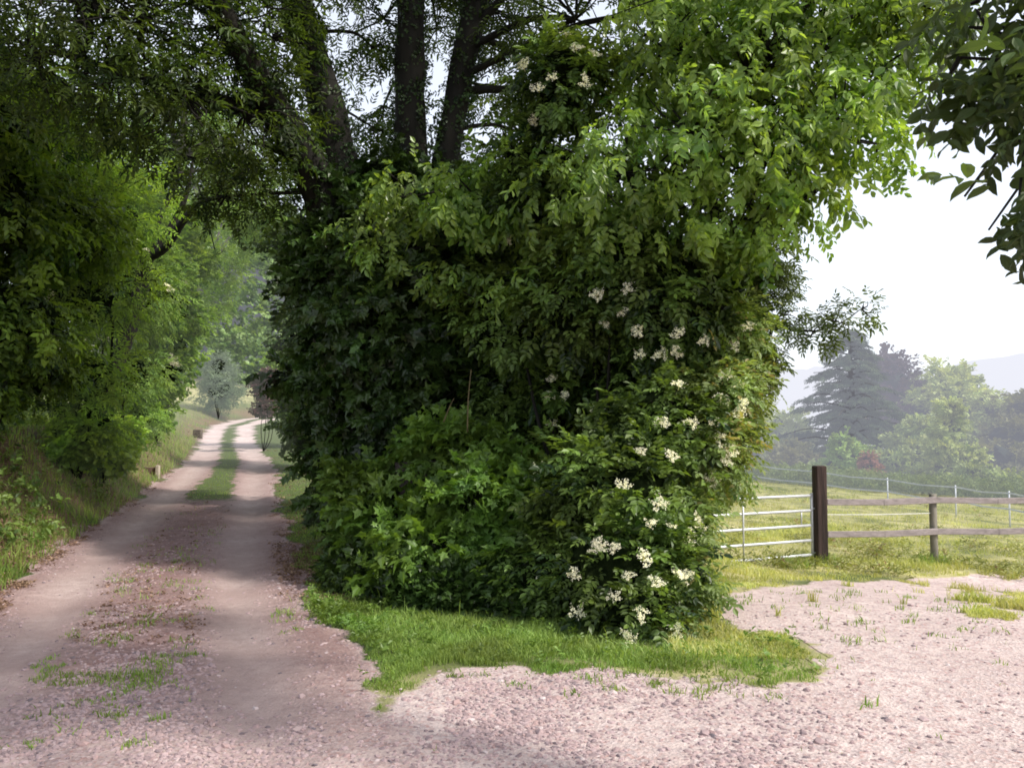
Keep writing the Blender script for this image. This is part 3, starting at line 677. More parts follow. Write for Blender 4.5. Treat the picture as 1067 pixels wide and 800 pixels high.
def ivy_on(root, b, trunks, dens, seed, size=.2):
    q = np.random.default_rng(seed); P = []; D = []; U_ = []
    for nm, pts, rad in trunks:
        for k in range(len(pts)-1):
            a_, c_ = np.array(pts[k], float), np.array(pts[k+1], float); Ls = np.linalg.norm(c_-a_); n_ = int(Ls*dens); T_ = (c_-a_)/Ls
            t_ = q.random(n_); an = q.random(n_)*2*math.pi; s1 = np.cross(T_, [0, 1, .1]); s1 /= np.linalg.norm(s1); s2 = np.cross(T_, s1)
            o_ = np.cos(an)[:, None]*s1+np.sin(an)[:, None]*s2; r_ = rad[k]+(rad[k+1]-rad[k])*t_
            P.append(a_+(c_-a_)*t_[:, None]+o_*(r_*1.0+.01+.06*q.random(n_)**3)[:, None]); U_.append(o_+q.normal(0, .25, (n_, 3))); D.append(T_*.3+q.normal(0, .6, (n_, 3))+o_*.3-np.array([0, 0, .5]))
    P = np.concatenate(P); D = np.concatenate(D); U_ = np.concatenate(U_); n_ = len(P)
    V, L_, S_, T2, ti = build_sprays(P-b, D, U_, size*q.uniform(.7, 1.2, n_), q.normal(.35, .2, n_), 'mat', 'ivy', seed)
    link('ivy', mesh_np('ivy', V, L_, S_, T2, M_IVY, {'tint': ti}), root)
ivy_on(ash, ab, tA, 130, 55, .13)
tb2 = at(450, 600, 13); tb2[2] = float(H(tb2[0], tb2[1]))-.1
tB = [('trunk', [tb2]+PA((450,420,13),(448,250,13),(447,190,13)), [.52,.46,.42,.40]),
      ('limb', PA((438,215,13),(428,150,13),(427,70,13),(428,0,13),(420,-120,13),(420,-300,13)), [.25,.24,.22,.20,.17,.10]),
      ('limb', PA((458,215,13.1),(468,150,13.1),(480,80,13.1),(494,10,13.1),(515,-120,13.1),(520,-300,13)), [.22,.20,.19,.18,.15,.09])]
ash2, ab2, _ = plant('ash_tree', 'tall ash tree with two upright dark stems rising side by side against the sky', 'tree',
    lob((540,60,13.8,1.0),(545,140,13.6,.7),(600,20,12.4,1.1),(500,-70,13.4,1.5),(390,-90,13.4,1.3),(610,-110,12,1.5),(720,-90,11.4,1.6),(660,60,12.2,1.1),(400,110,14.2,.65),(515,10,14,.8),(520,90,13.6,.6),(455,30,14.6,.6),(505,150,13.8,.5),(740,10,11.2,1.0),(440,-230,13,2),(620,-260,12.5,2),(850,-60,10.5,1.2),(400,20,14.5,.7),(530,185,13,.55)),
    'lance', 'pinnate', .25, 1150, 7, M_CROWN, seed=7, core=0, trunks=tB, spread=.36, inner=.3, base=(tb2[0], tb2[1]), tint=(.4, .2))
ivy_on(ash2, ab2, tB, 130, 56, .13)
tc = at(660, 560, 11.3); tc[2] = float(H(tc[0], tc[1]))-.05
tC = [('trunk', [tc]+PA((662,380,11.3),(672,260,10.8),(720,150,9.8),(800,60,8.9)), [.14,.12,.10,.075,.04])]
plant('cherry_tree', 'wild cherry tree with large glossy light green leaves drooping over the thicket against the sky', 'tree',
    lob((720,140,8.7,.75),(650,180,9,.75),(800,165,8.6,.70),(868,120,8.5,.65),(780,75,8.9,.85),(855,45,9,.8),(795,230,8.8,.50),(585,215,9.4,.55),(500,210,9.8,.5),(430,205,10.3,.45),(372,235,10.9,.22),(405,262,10.4,.24),(465,290,10.1,.26),(385,305,10.9,.18),(530,300,9.6,.3),(700,55,9.3,.8),(920,70,8.8,.50),(915,150,8.6,.38),
        (745,215,8.9,.55),(640,235,9.1,.5),(835,210,8.7,.33),(880,-20,9,.8),(780,-40,9,1),(950,0,8.6,.5)),
    'ovate', 'alternate', .27, 760, 6, M_CHERRY, seed=8, core=0, trunks=tC, spread=.30, inner=.4, droop=1.0, shell=(.5, 1.2), base=(tc[0], tc[1]), tint=(.55, .2))
plant('sapling', 'thin sapling with lacy leaves reaching right from the elder bush, against the white sky', 'sapling',
    lob((790,300,10,.40),(812,330,10,.26),(870,335,9.8,.24),(898,322,9.8,.16),(845,350,9.8,.16),(780,250,9.8,.5),(800,365,10,.2)),
    'lance', 'pinnate', .17, 150, 9, leaf_mat('sapling_leaf', (.04, .07, .02), (.12, .17, .05), .35), seed=9, core=0, spread=.15, inner=.3,
    base=(tc[0]+.3, tc[1]-.1), trunks=[('trunk', [np.array([tc[0]+.3, tc[1]-.1, float(H(tc[0]+.3, tc[1]-.1))])]+PA((690,430,11),(740,340,10.6),(850,345,9.8),(900,320,9.8)), [.04,.035,.025,.012,.004])])

# weathered stump half buried in the leaves
sp = at(432, 500, 9.15); zb = float(H(sp[0], sp[1]+.35)); mbs = MB()
top = at(432, 482, 9.15)[2]
mbs.tube([(0, 0, -.05), (.0, 0, .3), (.02, 0, .8), (.0, 0, top-zb)], [.36, .33, .31, .30], 20, .12, True, 4, seed=4)
st = mbs.build('tree_stump', plain_mat('weathered_wood', (.10, .075, .075), (.045, .035, .035), .95, 14, .8, stretch=(1, 1, .3)), None, True, label='dark weathered tree stump half hidden among the leaves of the maple shrub', category='stump')
st.location = (sp[0], sp[1]+.75, zb)

# ------------------------------------------------------------------ LEFT HEDGE
HF = (.75, .82, .72)
M_H1 = leaf_mat('hazel_leaf_shade_painted', (.025, .06, .010), (.22, .34, .045), .45)  # shade of the near bank painted in as a darker leaf
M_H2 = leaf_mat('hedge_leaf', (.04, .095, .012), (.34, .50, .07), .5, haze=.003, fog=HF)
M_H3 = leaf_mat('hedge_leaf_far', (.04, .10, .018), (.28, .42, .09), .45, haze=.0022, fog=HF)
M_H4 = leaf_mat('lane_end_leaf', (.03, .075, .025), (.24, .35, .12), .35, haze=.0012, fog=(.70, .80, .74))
grp = 'shrubs along the left bank'
plant('hazel_shrub', 'shaded hazel shrub at the extreme left edge of the lane bank, nearest the viewer', 'shrub',
    lob((-30,210,12.2,1.3),(10,330,12.9,.95),(-30,400,13.1,.7),(60,240,13.6,1.0),(-60,110,11.5,1.4),(40,385,13.8,.6)), 'ovate', 'alternate', .27, 600, 9, M_H1, seed=11, spread=.34, core=.6, group=grp, tint=(.42, .22))
h2, b2, l2 = plant('elder_shrub', 'bright green elder shrub with a few pale flower heads on the left bank, second along', 'shrub',
    lob((75,300,16,1.2),(85,390,16.2,.85),(55,210,15.4,1.3),(100,220,17,1.2),(40,120,14.5,1.2),(95,440,16.5,.5)), 'lance', 'pinnate', .27, 620, 10, M_H2, seed=12, spread=.36, core=.62, group=grp)
flowers(h2, b2, l2, [(75,213,1.3),(50,305,1.3),(112,240),(60,165),(40,250)], 4, 1.3)
h3, b3, l3 = plant('elder_shrub', 'light green elder shrub dotted with pale flowers, below crooked bare boughs on the left bank', 'shrub',
    lob((130,300,21,1.4),(128,395,21.5,1.0),(105,215,20.9,1.3),(150,262,22.8,.9),(140,435,22,.6)), 'lance', 'pinnate', .28, 620, 10, M_H3, seed=13, spread=.4, core=.6, group=grp)
flowers(h3, b3, l3, [(115,242,1.2),(148,258),(160,262),(137,325),(176,300),(160,240),(143,250),(170,250)], 5, 1.6)
h4, b4, l4 = plant('hawthorn_shrub', 'tall pale hawthorn shrub ending the hedge on the left bank above the long grass', 'shrub',
    lob((168,320,27,1.3),(165,390,27.5,1.0),(150,250,27,1.7),(182,270,29,1.3),(178,360,28.5,.8),(160,430,28,.6)), 'round', 'rosette', .28, 560, 10, M_H3, seed=14, spread=.42, core=.6, group=grp)
flowers(h4, b4, l4, [(180,375,1.2),(184,380),(176,300),(190,295)], 6, 2.)
plant('bramble', 'bright bramble clump low on the left bank in front of the elder shrubs', 'bramble',
    lob((85,460,16.2,.45),(110,470,17.5,.45),(125,455,19.5,.45)), 'round', 'rosette', .22, 170, 9, M_H2, seed=15, spread=.22, core=.5, tint=(.6, .2))
# arching tree with crooked bare boughs over the lane
wb = at(118, 440, 19.8); wb[0] -= .6; wb[2] = float(H(wb[0], wb[1]))-.1
tW = [('trunk', [wb]+PA((140,330,19.6),(150,275,19.6)), [.2,.17,.14]),
      ('bough', PA((146,300,19.6),(152,272,19.5),(172,258,19.3),(190,232,19.1),(208,212,18.9),(232,205,18.7)), [.12,.11,.10,.085,.06,.03]),
      ('bough', PA((150,285,19.6),(160,262,19.6),(166,228,19.6),(182,195,19.7),(188,160,19.7)), [.09,.075,.06,.045,.02]),
      ('bough', PA((160,262,19.5),(185,225,19.6),(196,195,19.6),(202,160,19.6)), [.08,.07,.05,.02])]
plant('leaning_tree', 'slender tree with crooked bare boughs arching from the left bank over the lane', 'tree',
    lob((240,180,22,.6),(190,160,21.5,.7),(150,175,21.5,.7),(265,225,26,.7),(215,235,28,.6),(120,150,26,1.5),(240,150,25,1.1),(190,110,25,1.6),(285,235,25,.7),(225,265,29,.6),(275,190,25,.9)),
    'lance', 'pinnate', .30, 520, 9, M_H3, seed=17, core=0, trunks=tW, spread=.45, inner=.3, base=(wb[0], wb[1]), group=None)
wb = at(160, 425, 33); wb[0] -= .8; wb[2] = float(H(wb[0], wb[1]))-.1
plant('leaning_tree', 'second leaning tree farther along the left bank, pale trunk slanting right behind the hawthorn', 'tree',
    lob((250,232,35,1.2),(200,190,35,1.8),(270,235,33,1.1),(230,285,36,1.0),(215,310,36,.9),(190,330,34,1.2)),
    'lance', 'pinnate', .34, 420, 9, M_H3, seed=18, core=0, trunks=[('trunk', [wb]+PA((178,350,33),(200,308,33),(222,270,33),(246,240,33)), [.17,.14,.12,.09,.05]),
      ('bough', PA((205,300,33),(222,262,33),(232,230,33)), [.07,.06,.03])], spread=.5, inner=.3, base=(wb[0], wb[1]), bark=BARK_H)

# right-hand side of the lane beyond the thicket
grp = 'hedge shrubs on the right side of the lane'
M_R = leaf_mat('right_hedge_leaf', (.022, .048, .012), (.10, .16, .04), .35, haze=.002, fog=HF)
plant('hawthorn_shrub', 'dark hawthorn shrub hugging the right side of the lane just beyond the ivy thicket', 'shrub',
    lob((340,380,17,.7),(335,430,17,.55),(345,320,17,.8),(352,440,16,.7),(345,475,16.5,.5),(335,462,17,.4),(335,260,17.5,1.0)), 'round', 'rosette', .24, 300, 9, M_R, seed=21, spread=.32, core=.65, group=grp)
plant('hazel_shrub', 'leafy hazel shrub on the right side of the lane where it begins to narrow', 'shrub',
    lob((325,405,26,.9),(320,440,26,.8),(330,350,27,1.2),(335,430,25,.9)), 'round', 'alternate', .28, 260, 9, M_R, seed=22, spread=.4, core=.65, group=grp)
plant('hazel_shrub', 'farthest leafy shrub on the right side of the lane, before the purple one', 'shrub',
    lob((305,420,38,1.0),(312,385,40,1.4),(320,405,38,1.5)), 'round', 'alternate', .32, 200, 9, M_H3, seed=23, spread=.45, core=.65, group=grp)
plant('copper_beech_shrub', 'small purple-leaved shrub standing at the right of the lane before the bend', 'shrub',
    lob((274,408,35,.36),(275,425,35,.36),(273,398,35,.28),(279,392,35,.3)), 'round', 'rosette', .2, 130, 9, leaf_mat('purple_leaf', (.035, .015, .02), (.13, .045, .06), .25, haze=.004, fog=HF), seed=24, spread=.22, core=.6, tint=(.5, .2))

# ------------------------------------------------------------------ LANE END: hazy trees on the rising ground
grp = 'trees beyond the bend of the lane'
DK = plain_mat('far_tree_shade_core', (.012, .022, .012), (.02, .03, .018), 1., 3, .5, haze=.0035, spec=0)  # dark core colour painted as shade inside the lane-end trees
def far_tree(label, lobes, d_base, mat, seed, leaf='round', kind='rosette', size=.8, n=260, per=10, name='oak_tree', cat='tree', spread=1.0, core=.7, group=None, bark=BARK_H, r0=.35, **kw):
    L = np.array(lobes); cx = L[:, 0].mean(); cy = L[:, 1].mean(); zt = L[:, 2].mean(); zb_ = float(H(cx, cy))
    tr = [('trunk', [np.array([cx, cy, zb_-.2]), np.array([cx+.1, cy, zb_+(zt-zb_)*.5]), np.array([cx, cy, zt])], [r0, r0*.75, r0*.4])]
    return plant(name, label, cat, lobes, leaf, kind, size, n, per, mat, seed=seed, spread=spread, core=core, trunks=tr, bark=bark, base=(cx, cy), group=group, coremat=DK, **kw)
far_tree('round hazy oak at the far end of the lane, centre of the clump', lob((238,335,80,4.2),(225,370,79,3.2),(255,365,79,3.2),(245,295,82,4.2)), 80, M_H4, 31, group=grp)
far_tree('broad hazy oak right of the lane-end clump, partly behind the thicket', lob((285,330,84,4.8),(300,365,82,4),(275,290,86,4.5),(320,310,84,5),(315,350,83,4),(290,290,86,5)), 84, M_H4, 32, group=grp)
far_tree('hazy tree left of the lane-end clump above the grassy bank', lob((200,330,74,3.8),(192,365,73,3),(205,290,76,4.5),(185,300,75,4)), 74, M_H4, 33, group=grp)
far_tree('tall hazy tree standing behind the others above the lane end', lob((215,260,98,5.5),(250,250,99,5),(235,220,99,4),(285,262,100,5),(180,240,98,6),(150,300,96,7)), 98, M_H4, 34, group=grp, n=380)
far_tree('dark-based tree low in the lane-end clump, behind the grey-green shrub', lob((262,385,76,2.2),(272,375,78,2.4),(248,390,75,1.8)), 76, M_H4, 35, group=grp, n=160)
plant('willow_shrub', 'small grey-green conical shrub on the bank at the bend of the lane', 'shrub',
    lob((229,408,60,1.2),(228,393,60,1.1),(227,380,60,.8),(226,370,60,.4)), 'lance', 'rosette', .5, 150, 10, leaf_mat('grey_green_leaf', (.07, .11, .06), (.17, .23, .12), .3, haze=.004, fog=(.75, .82, .8)), seed=36, spread=.4, core=.6)
# little marker posts on the left bank
WOOD = plain_mat('old_post_wood', (.20, .14, .11), (.10, .07, .055), .9, 10, .6, stretch=(1, 1, .3))
STN = plain_mat('pale_stone', (.42, .37, .30), (.30, .26, .2), .9, 15, .5)
p = ground(162, 497); mb = MB(); mb.box((-.17, .05, .10), (.30, .10, .30), .012)
r_ = thing('drain_marker', 'short brown wooden block with a pale upright stone on the left bank beside the lane', 'marker', (p[0], p[1], p[2]))
mb.build('block', WOOD, r_); mb = MB(); mb.box((.05, 0, .12), (.10, .12, .36), .015, .1); mb.build('stone', STN, r_)
p = ground(206, 457); mb = MB(); mb.box((0, 0, .22), (.42, .3, .5), .03); o = mb.build('drain_marker', plain_mat('dark_stone', (.14, .12, .10), (.07, .06, .05), .9, 8, .5), None, label='small dark stone marker in the grass at the left of the lane near the bend', category='marker'); o.location = tuple(p)

# ------------------------------------------------------------------ GATE, POSTS AND FENCES
STEEL = plain_mat('galvanised_steel', (.62, .64, .67), (.45, .46, .48), .45, 5, .05, metal=.35)
OLD = plain_mat('creosoted_post', (.07, .045, .04), (.02, .014, .013), .9, 9, .9, stretch=(1.5, 1.5, .12))
GREYW = plain_mat('weathered_rail', (.30, .26, .26), (.19, .165, .165), .9, 9, .5, stretch=(.25, 2, 2))
GREYP = plain_mat('weathered_round_post', (.26, .24, .20), (.13, .12, .10), .9, 9, .6, stretch=(1, 1, .2))
gpx, gpy = at(855.5, 586, 13.9)[:2]; gz = float(H(gpx, gpy)); ztop = at(855, 485, 13.9)[2]
o = None
mb = MB(); hgt = ztop-gz
mb.box((0, 0, hgt/2-.1), (.175, .17, hgt+.2), .014, .12)
o = mb.build('gate_post', OLD, None, label='thick square dark brown timber post that the metal gate hangs on', category='post'); o.location = (gpx, gpy, gz)
gh = np.array([gpx-.135, gpy-.02]); gd = np.array([-.89, -.456]); GL = 3.6
root = thing('field_gate', 'galvanised five-bar metal field gate, its far end hidden in the elder bush', 'gate', (gh[0], gh[1], gz))
zr = [at(848, yy, 13.9)[2]-gz for yy in (577.5, 562.5, 547, 531.5, 516)]
for i, z_ in enumerate(zr):
    mb = MB(); mb.tube([(0, 0, z_), (gd[0]*GL*.5, gd[1]*GL*.5, z_-.004), (gd[0]*GL, gd[1]*GL, z_)], [.021]*3, 10, 0, True, 3); mb.build('rail', STEEL, root, True)
for k, (t_, z0, z1) in enumerate(((0, -.06, .04), (1.0, -.0, .0), (.39, 0, -.02))):
    c = gd*GL*t_; c = c-np.array([gd[1], -gd[0]])*(.024 if k == 2 else 0)
    mb = MB(); mb.tube([(c[0], c[1], zr[0]+z0), (c[0], c[1], (zr[0]+zr[-1])/2), (c[0], c[1], zr[-1]+z1)], [.022 if k < 2 else .012]*3, 8, 0, True, 1); mb.build('stile', STEEL, root, True)
mb = MB(); c = gd*.22; mb.tube([(c[0], c[1], zr[2]), (c[0], c[1], (zr[2]+zr[3])/2), (c[0], c[1], zr[3])], [.012]*3, 8, 0, True, 1); mb.build('brace', STEEL, root, True)
for z_ in (zr[0], zr[3]):
    mb = MB(); mb.tube([(0, 0, z_+.03), (.02, .005, z_+.03), (.06, .01, z_+.03)], [.012]*3, 6, 0, True, 1); mb.build('hinge', STEEL, root)

pts = [np.array([gpx+.11, gpy]), at(973, 560, 14.7)[:2], np.array([9.3, 15.4]), np.array([11.6, 16.1]), np.array([13.9, 16.8])]
fr = thing('post_and_rail_fence', 'low grey two-rail wooden fence running right from the thick gate post', 'fence', (pts[1][0], pts[1][1], float(H(*pts[1]))))
fb = np.array(fr.location)
def P3(p, z): return np.array([p[0], p[1], z])-fb
for p_ in pts[1:]:
    z0 = float(H(*p_)); zt_ = at(973, 514.5, 14.7)[2]-.045*(p_[0]-pts[1][0])/2.3; mb = MB(); mb.tube([P3(p_, z0-.15), P3(p_, z0+.4), P3(p_, zt_)], [.062, .06, .058], 12, .08, True, 2, seed=int(p_[0]*9)); mb.build('post', GREYP, fr, True)
zt = [at(862, 523, 13.9)[2], at(973, 520.5, 14.7)[2]]; zl_ = [at(862, 556.5, 13.9)[2], at(973, 553, 14.7)[2]]
for k in range(4):
    a_, b_ = pts[k], pts[k+1]
    n_ = np.array([-(b_-a_)[1], (b_-a_)[0]]); n_ = n_/np.linalg.norm(n_)*-.085
    for zz in (zt, zl_):
        za = zz[0] if k == 0 else zz[1]-.045*(k-1); zb_ = zz[1]-.045*k
        A_, B_ = P3(a_+n_*(0 if k == 0 else 1), za), P3(b_+n_, zb_); M1 = A_*.5+B_*.5-np.array([0, 0, .018]); mb = MB(); mb.beam(A_, M1+(B_-A_)*.002, .034, .098, .006); mb.beam(M1, B_, .036, .102, .006); mb.build('rail', GREYW, fr)
mb = MB(); w0 = P3(pts[0], at(864, 536, 13.9)[2]); w1 = P3(pts[1], at(960, 535, 14.6)[2]); mb.tube([w0, (w0+w1)/2-np.array([0, 0, .01]), w1], [.006]*3, 5, 0, False, 4); mb.build('rope', plain_mat('white_rope', (.7, .7, .7), (.6, .6, .6), .6), fr, True)

WHITE = plain_mat('electric_tape', (.62, .65, .72), (.5, .53, .6), .6, 6, .05, haze=.004)
epts = [at(px, 500, d)[:2] for px, d in ((690, 43), (735, 40), (776, 37), (850, 33), (925, 29.5), (996, 26.5), (1052, 24.2), (1120, 22))]
er = thing('electric_fence', 'white tape electric fence crossing the paddock behind the gate', 'fence', (epts[3][0], epts[3][1], float(H(*epts[3]))))
fb = np.array(er.location)
yt = np.interp([690, 735, 776, 850, 925, 996, 1052, 1120], [690, 757, 776, 983, 1063, 1120], [478, 481, 483, 506, 515, 522])
yl = np.interp([690, 735, 776, 850, 925, 996, 1052, 1120], [690, 757, 776, 983, 1063, 1120], [489, 492, 494.5, 519, 532, 541])
dd = [43, 40, 37, 33, 29.5, 26.5, 24.2, 22]; pxs = [690, 735, 776, 850, 925, 996, 1052, 1120]
T1 = [at(a_, b_, c_)-fb for a_, b_, c_ in zip(pxs, yt, dd)]; T2 = [at(a_, b_, c_)-fb for a_, b_, c_ in zip(pxs, yl, dd)]
for t1, p_ in zip(T1, epts):
    z0 = float(H(*p_))-fb[2]; mb = MB(); mb.tube([(t1[0], t1[1]+.03, z0-.1), (t1[0], t1[1]+.03, (z0+t1[2])/2), (t1[0], t1[1]+.03, t1[2]+.06)], [.022]*3, 6, 0, True, 1); mb.build('post', WHITE, er, True)
for T in (T1, T2):
    mb = MB()
    for a_, b_ in zip(T[:-1], T[1:]):
        m_ = (a_+b_)/2-np.array([0, 0, .05]); 
        for c_, d_ in ((a_, m_), (m_, b_)): mb.beam(c_, d_, .006, .042)
    mb.build('tape', WHITE, er)

# ------------------------------------------------------------------ TREES BEYOND THE PADDOCK
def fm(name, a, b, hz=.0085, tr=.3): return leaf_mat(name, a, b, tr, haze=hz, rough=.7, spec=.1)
DK = plain_mat('misty_tree_shade_core', (.02, .028, .022), (.03, .04, .03), 1., 3, .5, haze=.008, spec=0)  # dark core colour painted as shade inside the paddock trees
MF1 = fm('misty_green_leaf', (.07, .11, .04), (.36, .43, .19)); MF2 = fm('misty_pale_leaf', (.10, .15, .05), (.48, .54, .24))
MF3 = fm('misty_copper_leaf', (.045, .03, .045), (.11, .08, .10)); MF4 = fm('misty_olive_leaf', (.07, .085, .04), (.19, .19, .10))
# spreading conifer
cb = at(888, 500, 56); cb[2] = float(H(cb[0], cb[1])); ct = at(889, 340, 56)
hgt = ct[2]-cb[2]; q = np.random.default_rng(50)
root = thing('cedar_tree', 'dark spreading conifer with tiered drooping branches, tallest tree beyond the paddock', 'tree', tuple(cb), 'trees beyond the paddock')
mb = MB(); mb.tube([(0, 0, -.3), (.1, 0, hgt*.5), (0, 0, hgt)], [.38, .22, .04], 10, .1, True, 5); mb.build('trunk', BARK_H, root, True)
pos = []; fwd = []; szz = []; mbb = MB()
for k in range(92):
    t_ = (k+.5)/92; z_ = hgt*(.10+.88*t_); a = k*2.4+q.normal(0, .3); Lr = (4.1*(1-t_)**.62+.3)*q.uniform(.5, 1.2)
    dv = np.array([math.cos(a), math.sin(a), 0]); pr_ = [np.array([0, 0, z_]), np.array([0, 0, z_])+dv*Lr*.55+np.array([0, 0, .12*Lr]), np.array([0, 0, z_])+dv*Lr+np.array([0, 0, .05*Lr-.15])]
    mbb.tube(pr_, [.06, .04, .012], 4, 0, False, 3)
    for j in range(int(20+Lr*16)):
        s_ = q.random()**.6; c = pr_[0]*(1-s_)**2+2*s_*(1-s_)*pr_[1]+s_*s_*pr_[2]; sd = q.normal(0, .26*Lr*(.25+s_*.6)); pv = np.array([-dv[1], dv[0], 0])
        pos.append(c+pv*sd+np.array([0, 0, q.normal(0, .07)-abs(sd)*.12])); fwd.append(dv*.9+pv*np.sign(sd)*.7+np.array([0, 0, -.45+q.normal(0, .2)])); szz.append(q.uniform(.35, .65))
mbb.build('branches', BARK_H, root, True)
pos = np.array(pos); nN = len(pos)
V, L_, S_, T_, ti = build_sprays(pos, np.array(fwd), np.array([0, 0, 1.])+q.normal(0, .25, (nN, 3)), np.array(szz), q.normal(.45, .2, nN), 'needle', 'lance', 51)
link('foliage', mesh_np('foliage', V, L_, S_, T_, fm('misty_conifer_needle', (.025, .045, .035), (.11, .15, .09), .0075), {'tint': ti}), root)
grp = 'trees beyond the paddock'
far_tree('copper-leaved tree close behind the right of the conifer', lob((925,405,62,2.2),(912,430,61,1.8),(940,425,62,1.8),(925,385,63,1.4)), 62, MF3, 61, n=200, spread=.7, size=.6, name='beech_tree', group=grp)
far_tree('broad domed pale green tree, widest beyond the paddock', lob((988,425,60,2.6),(962,440,60,2.2),(1015,435,60,2.2),(985,403,61,1.6),(1020,460,59,1.8),(1000,395,61,.9)), 60, MF2, 62, n=330, spread=.7, size=.6, name='maple_tree', group=grp)
far_tree('rounded grey-green shrub-like tree standing in front of the domed pale tree', lob((955,465,52,1.6),(945,480,51,1.3),(970,480,51,1.3),(985,455,53,1.0),(958,450,52,1.0)), 52, MF1, 63, n=240, spread=.55, size=.5, name='willow_tree', group=grp)
far_tree('slim light green sapling tree rising before the domed pale tree', lob((985,470,47,.8),(988,445,47,.65),(990,425,47,.4),(980,490,47,.8),(1005,480,47,.8)), 47, MF2, 64, n=150, spread=.4, size=.42, name='poplar_tree', group=grp, r0=.1)
far_tree('brownish hazy tree at the right edge beyond the fence', lob((1055,460,56,1.9),(1080,440,58,2.6),(1040,480,54,1.4),(1070,490,54,1.4)), 56, MF4, 65, n=240, spread=.65, size=.55, name='alder_tree', group=grp)
far_tree('light green bushy tree left of the conifer beyond the tape fence', lob((815,455,60,1.9),(790,450,62,2.0),(830,470,58,1.4),(765,455,62,2.0),(800,480,57,1.4)), 60, MF2, 66, n=300, spread=.65, size=.5, name='hazel_tree', group=grp)
far_tree('low olive-coloured bush beneath the left side of the conifer', lob((822,478,52,1.0),(805,487,51,.9),(840,485,52,.9)), 52, MF4, 67, n=140, spread=.45, size=.42, name='hawthorn_bush', cat='bush', group=grp, r0=.08)
far_tree('bright pale green small bush directly in front of the conifer', lob((882,478,45,.75),(880,463,45,.55),(895,475,45,.55),(868,487,45,.6),(884,492,45,.6)), 45, fm('misty_bright_leaf', (.12, .20, .06), (.33, .45, .16)), 68, n=150, spread=.3, size=.36, name='maple_bush', cat='bush', group=grp, r0=.06)
far_tree('small rust-red bush beside the bright pale green bush', lob((905,487,44,.42),(904,478,44,.3),(908,497,44,.4)), 44, fm('misty_red_leaf', (.18, .09, .08), (.36, .2, .16)), 69, n=70, spread=.2, size=.28, name='red_leaved_bush', cat='bush', group=grp, r0=.05)
far_tree('dark hedge bush under the conifer on its right', lob((925,485,50,1.0),(905,500,49,.8),(940,500,49,.9)), 50, MF1, 70, n=140, spread=.45, size=.42, name='holly_bush', cat='bush', group=grp, r0=.08)
far_tree('small mid-green bush below the brownish tree near the right edge', lob((1015,495,44,.6),(1030,505,43,.6),(1050,507,42,.7),(1000,508,44,.6)), 44, MF1, 71, n=140, spread=.35, size=.36, name='hawthorn_bush', cat='bush', group=grp, r0=.06)
far_tree('small grey-green bush behind the thick gate post', lob((845,495,48,.6),(860,500,47,.6),(830,500,48,.6)), 48, MF1, 72, n=110, spread=.35, size=.36, name='gorse_bush', cat='bush', group=grp, r0=.06)
# rough growth along the far paddock edge
x = q.uniform(2, 40, 9000); y = q.uniform(40, 47, 9000)-x*.28+2; n = len(x); a = q.random(n)*6.28
V, L_, S_, T_, ti = build_sprays(np.stack([x, y, H(x, y)+q.random(n)*.7], 1), np.stack([np.cos(a), np.sin(a), q.normal(.8, .3, n)], 1), np.stack([q.normal(0, .3, n), q.normal(-.3, .3, n), np.ones(n)], 1), q.uniform(.3, .5, n), q.normal(.5, .2, n), 'rosette', 'lance', 73)
link('undergrowth', mesh_np('undergrowth', V, L_, S_, T_, fm('misty_undergrowth_leaf', (.07, .11, .04), (.22, .27, .12)), {'tint': ti}), None, kind='stuff')
# paddock weeds
x, y, q = scatter(14000, 2, 40, 13, 36, 75); nn = fbm(x*.6, y*1.0, 0, 81); ok = nn > .55; x, y = x[ok], y[ok]; n = len(x); a = q.random(n)*6.28
V, L_, S_, T_, ti = build_sprays(np.stack([x, y, H(x, y)+.02+.06*q.random(n)], 1), np.stack([np.cos(a), np.sin(a), q.normal(.4, .3, n)], 1), np.stack([q.normal(0, .3, n), q.normal(0, .3, n), np.ones(n)], 1), q.uniform(.12, .22, n), q.normal(.5, .2, n), 'rosette', 'lance', 76)
link('weeds', mesh_np('weeds', V, L_, S_, T_, leaf_mat('dock_leaf', (.15, .18, .06), (.38, .40, .15), .3, haze=.004, brown=(.25, .14, .09)), {'tint': ti}), None, kind='stuff')

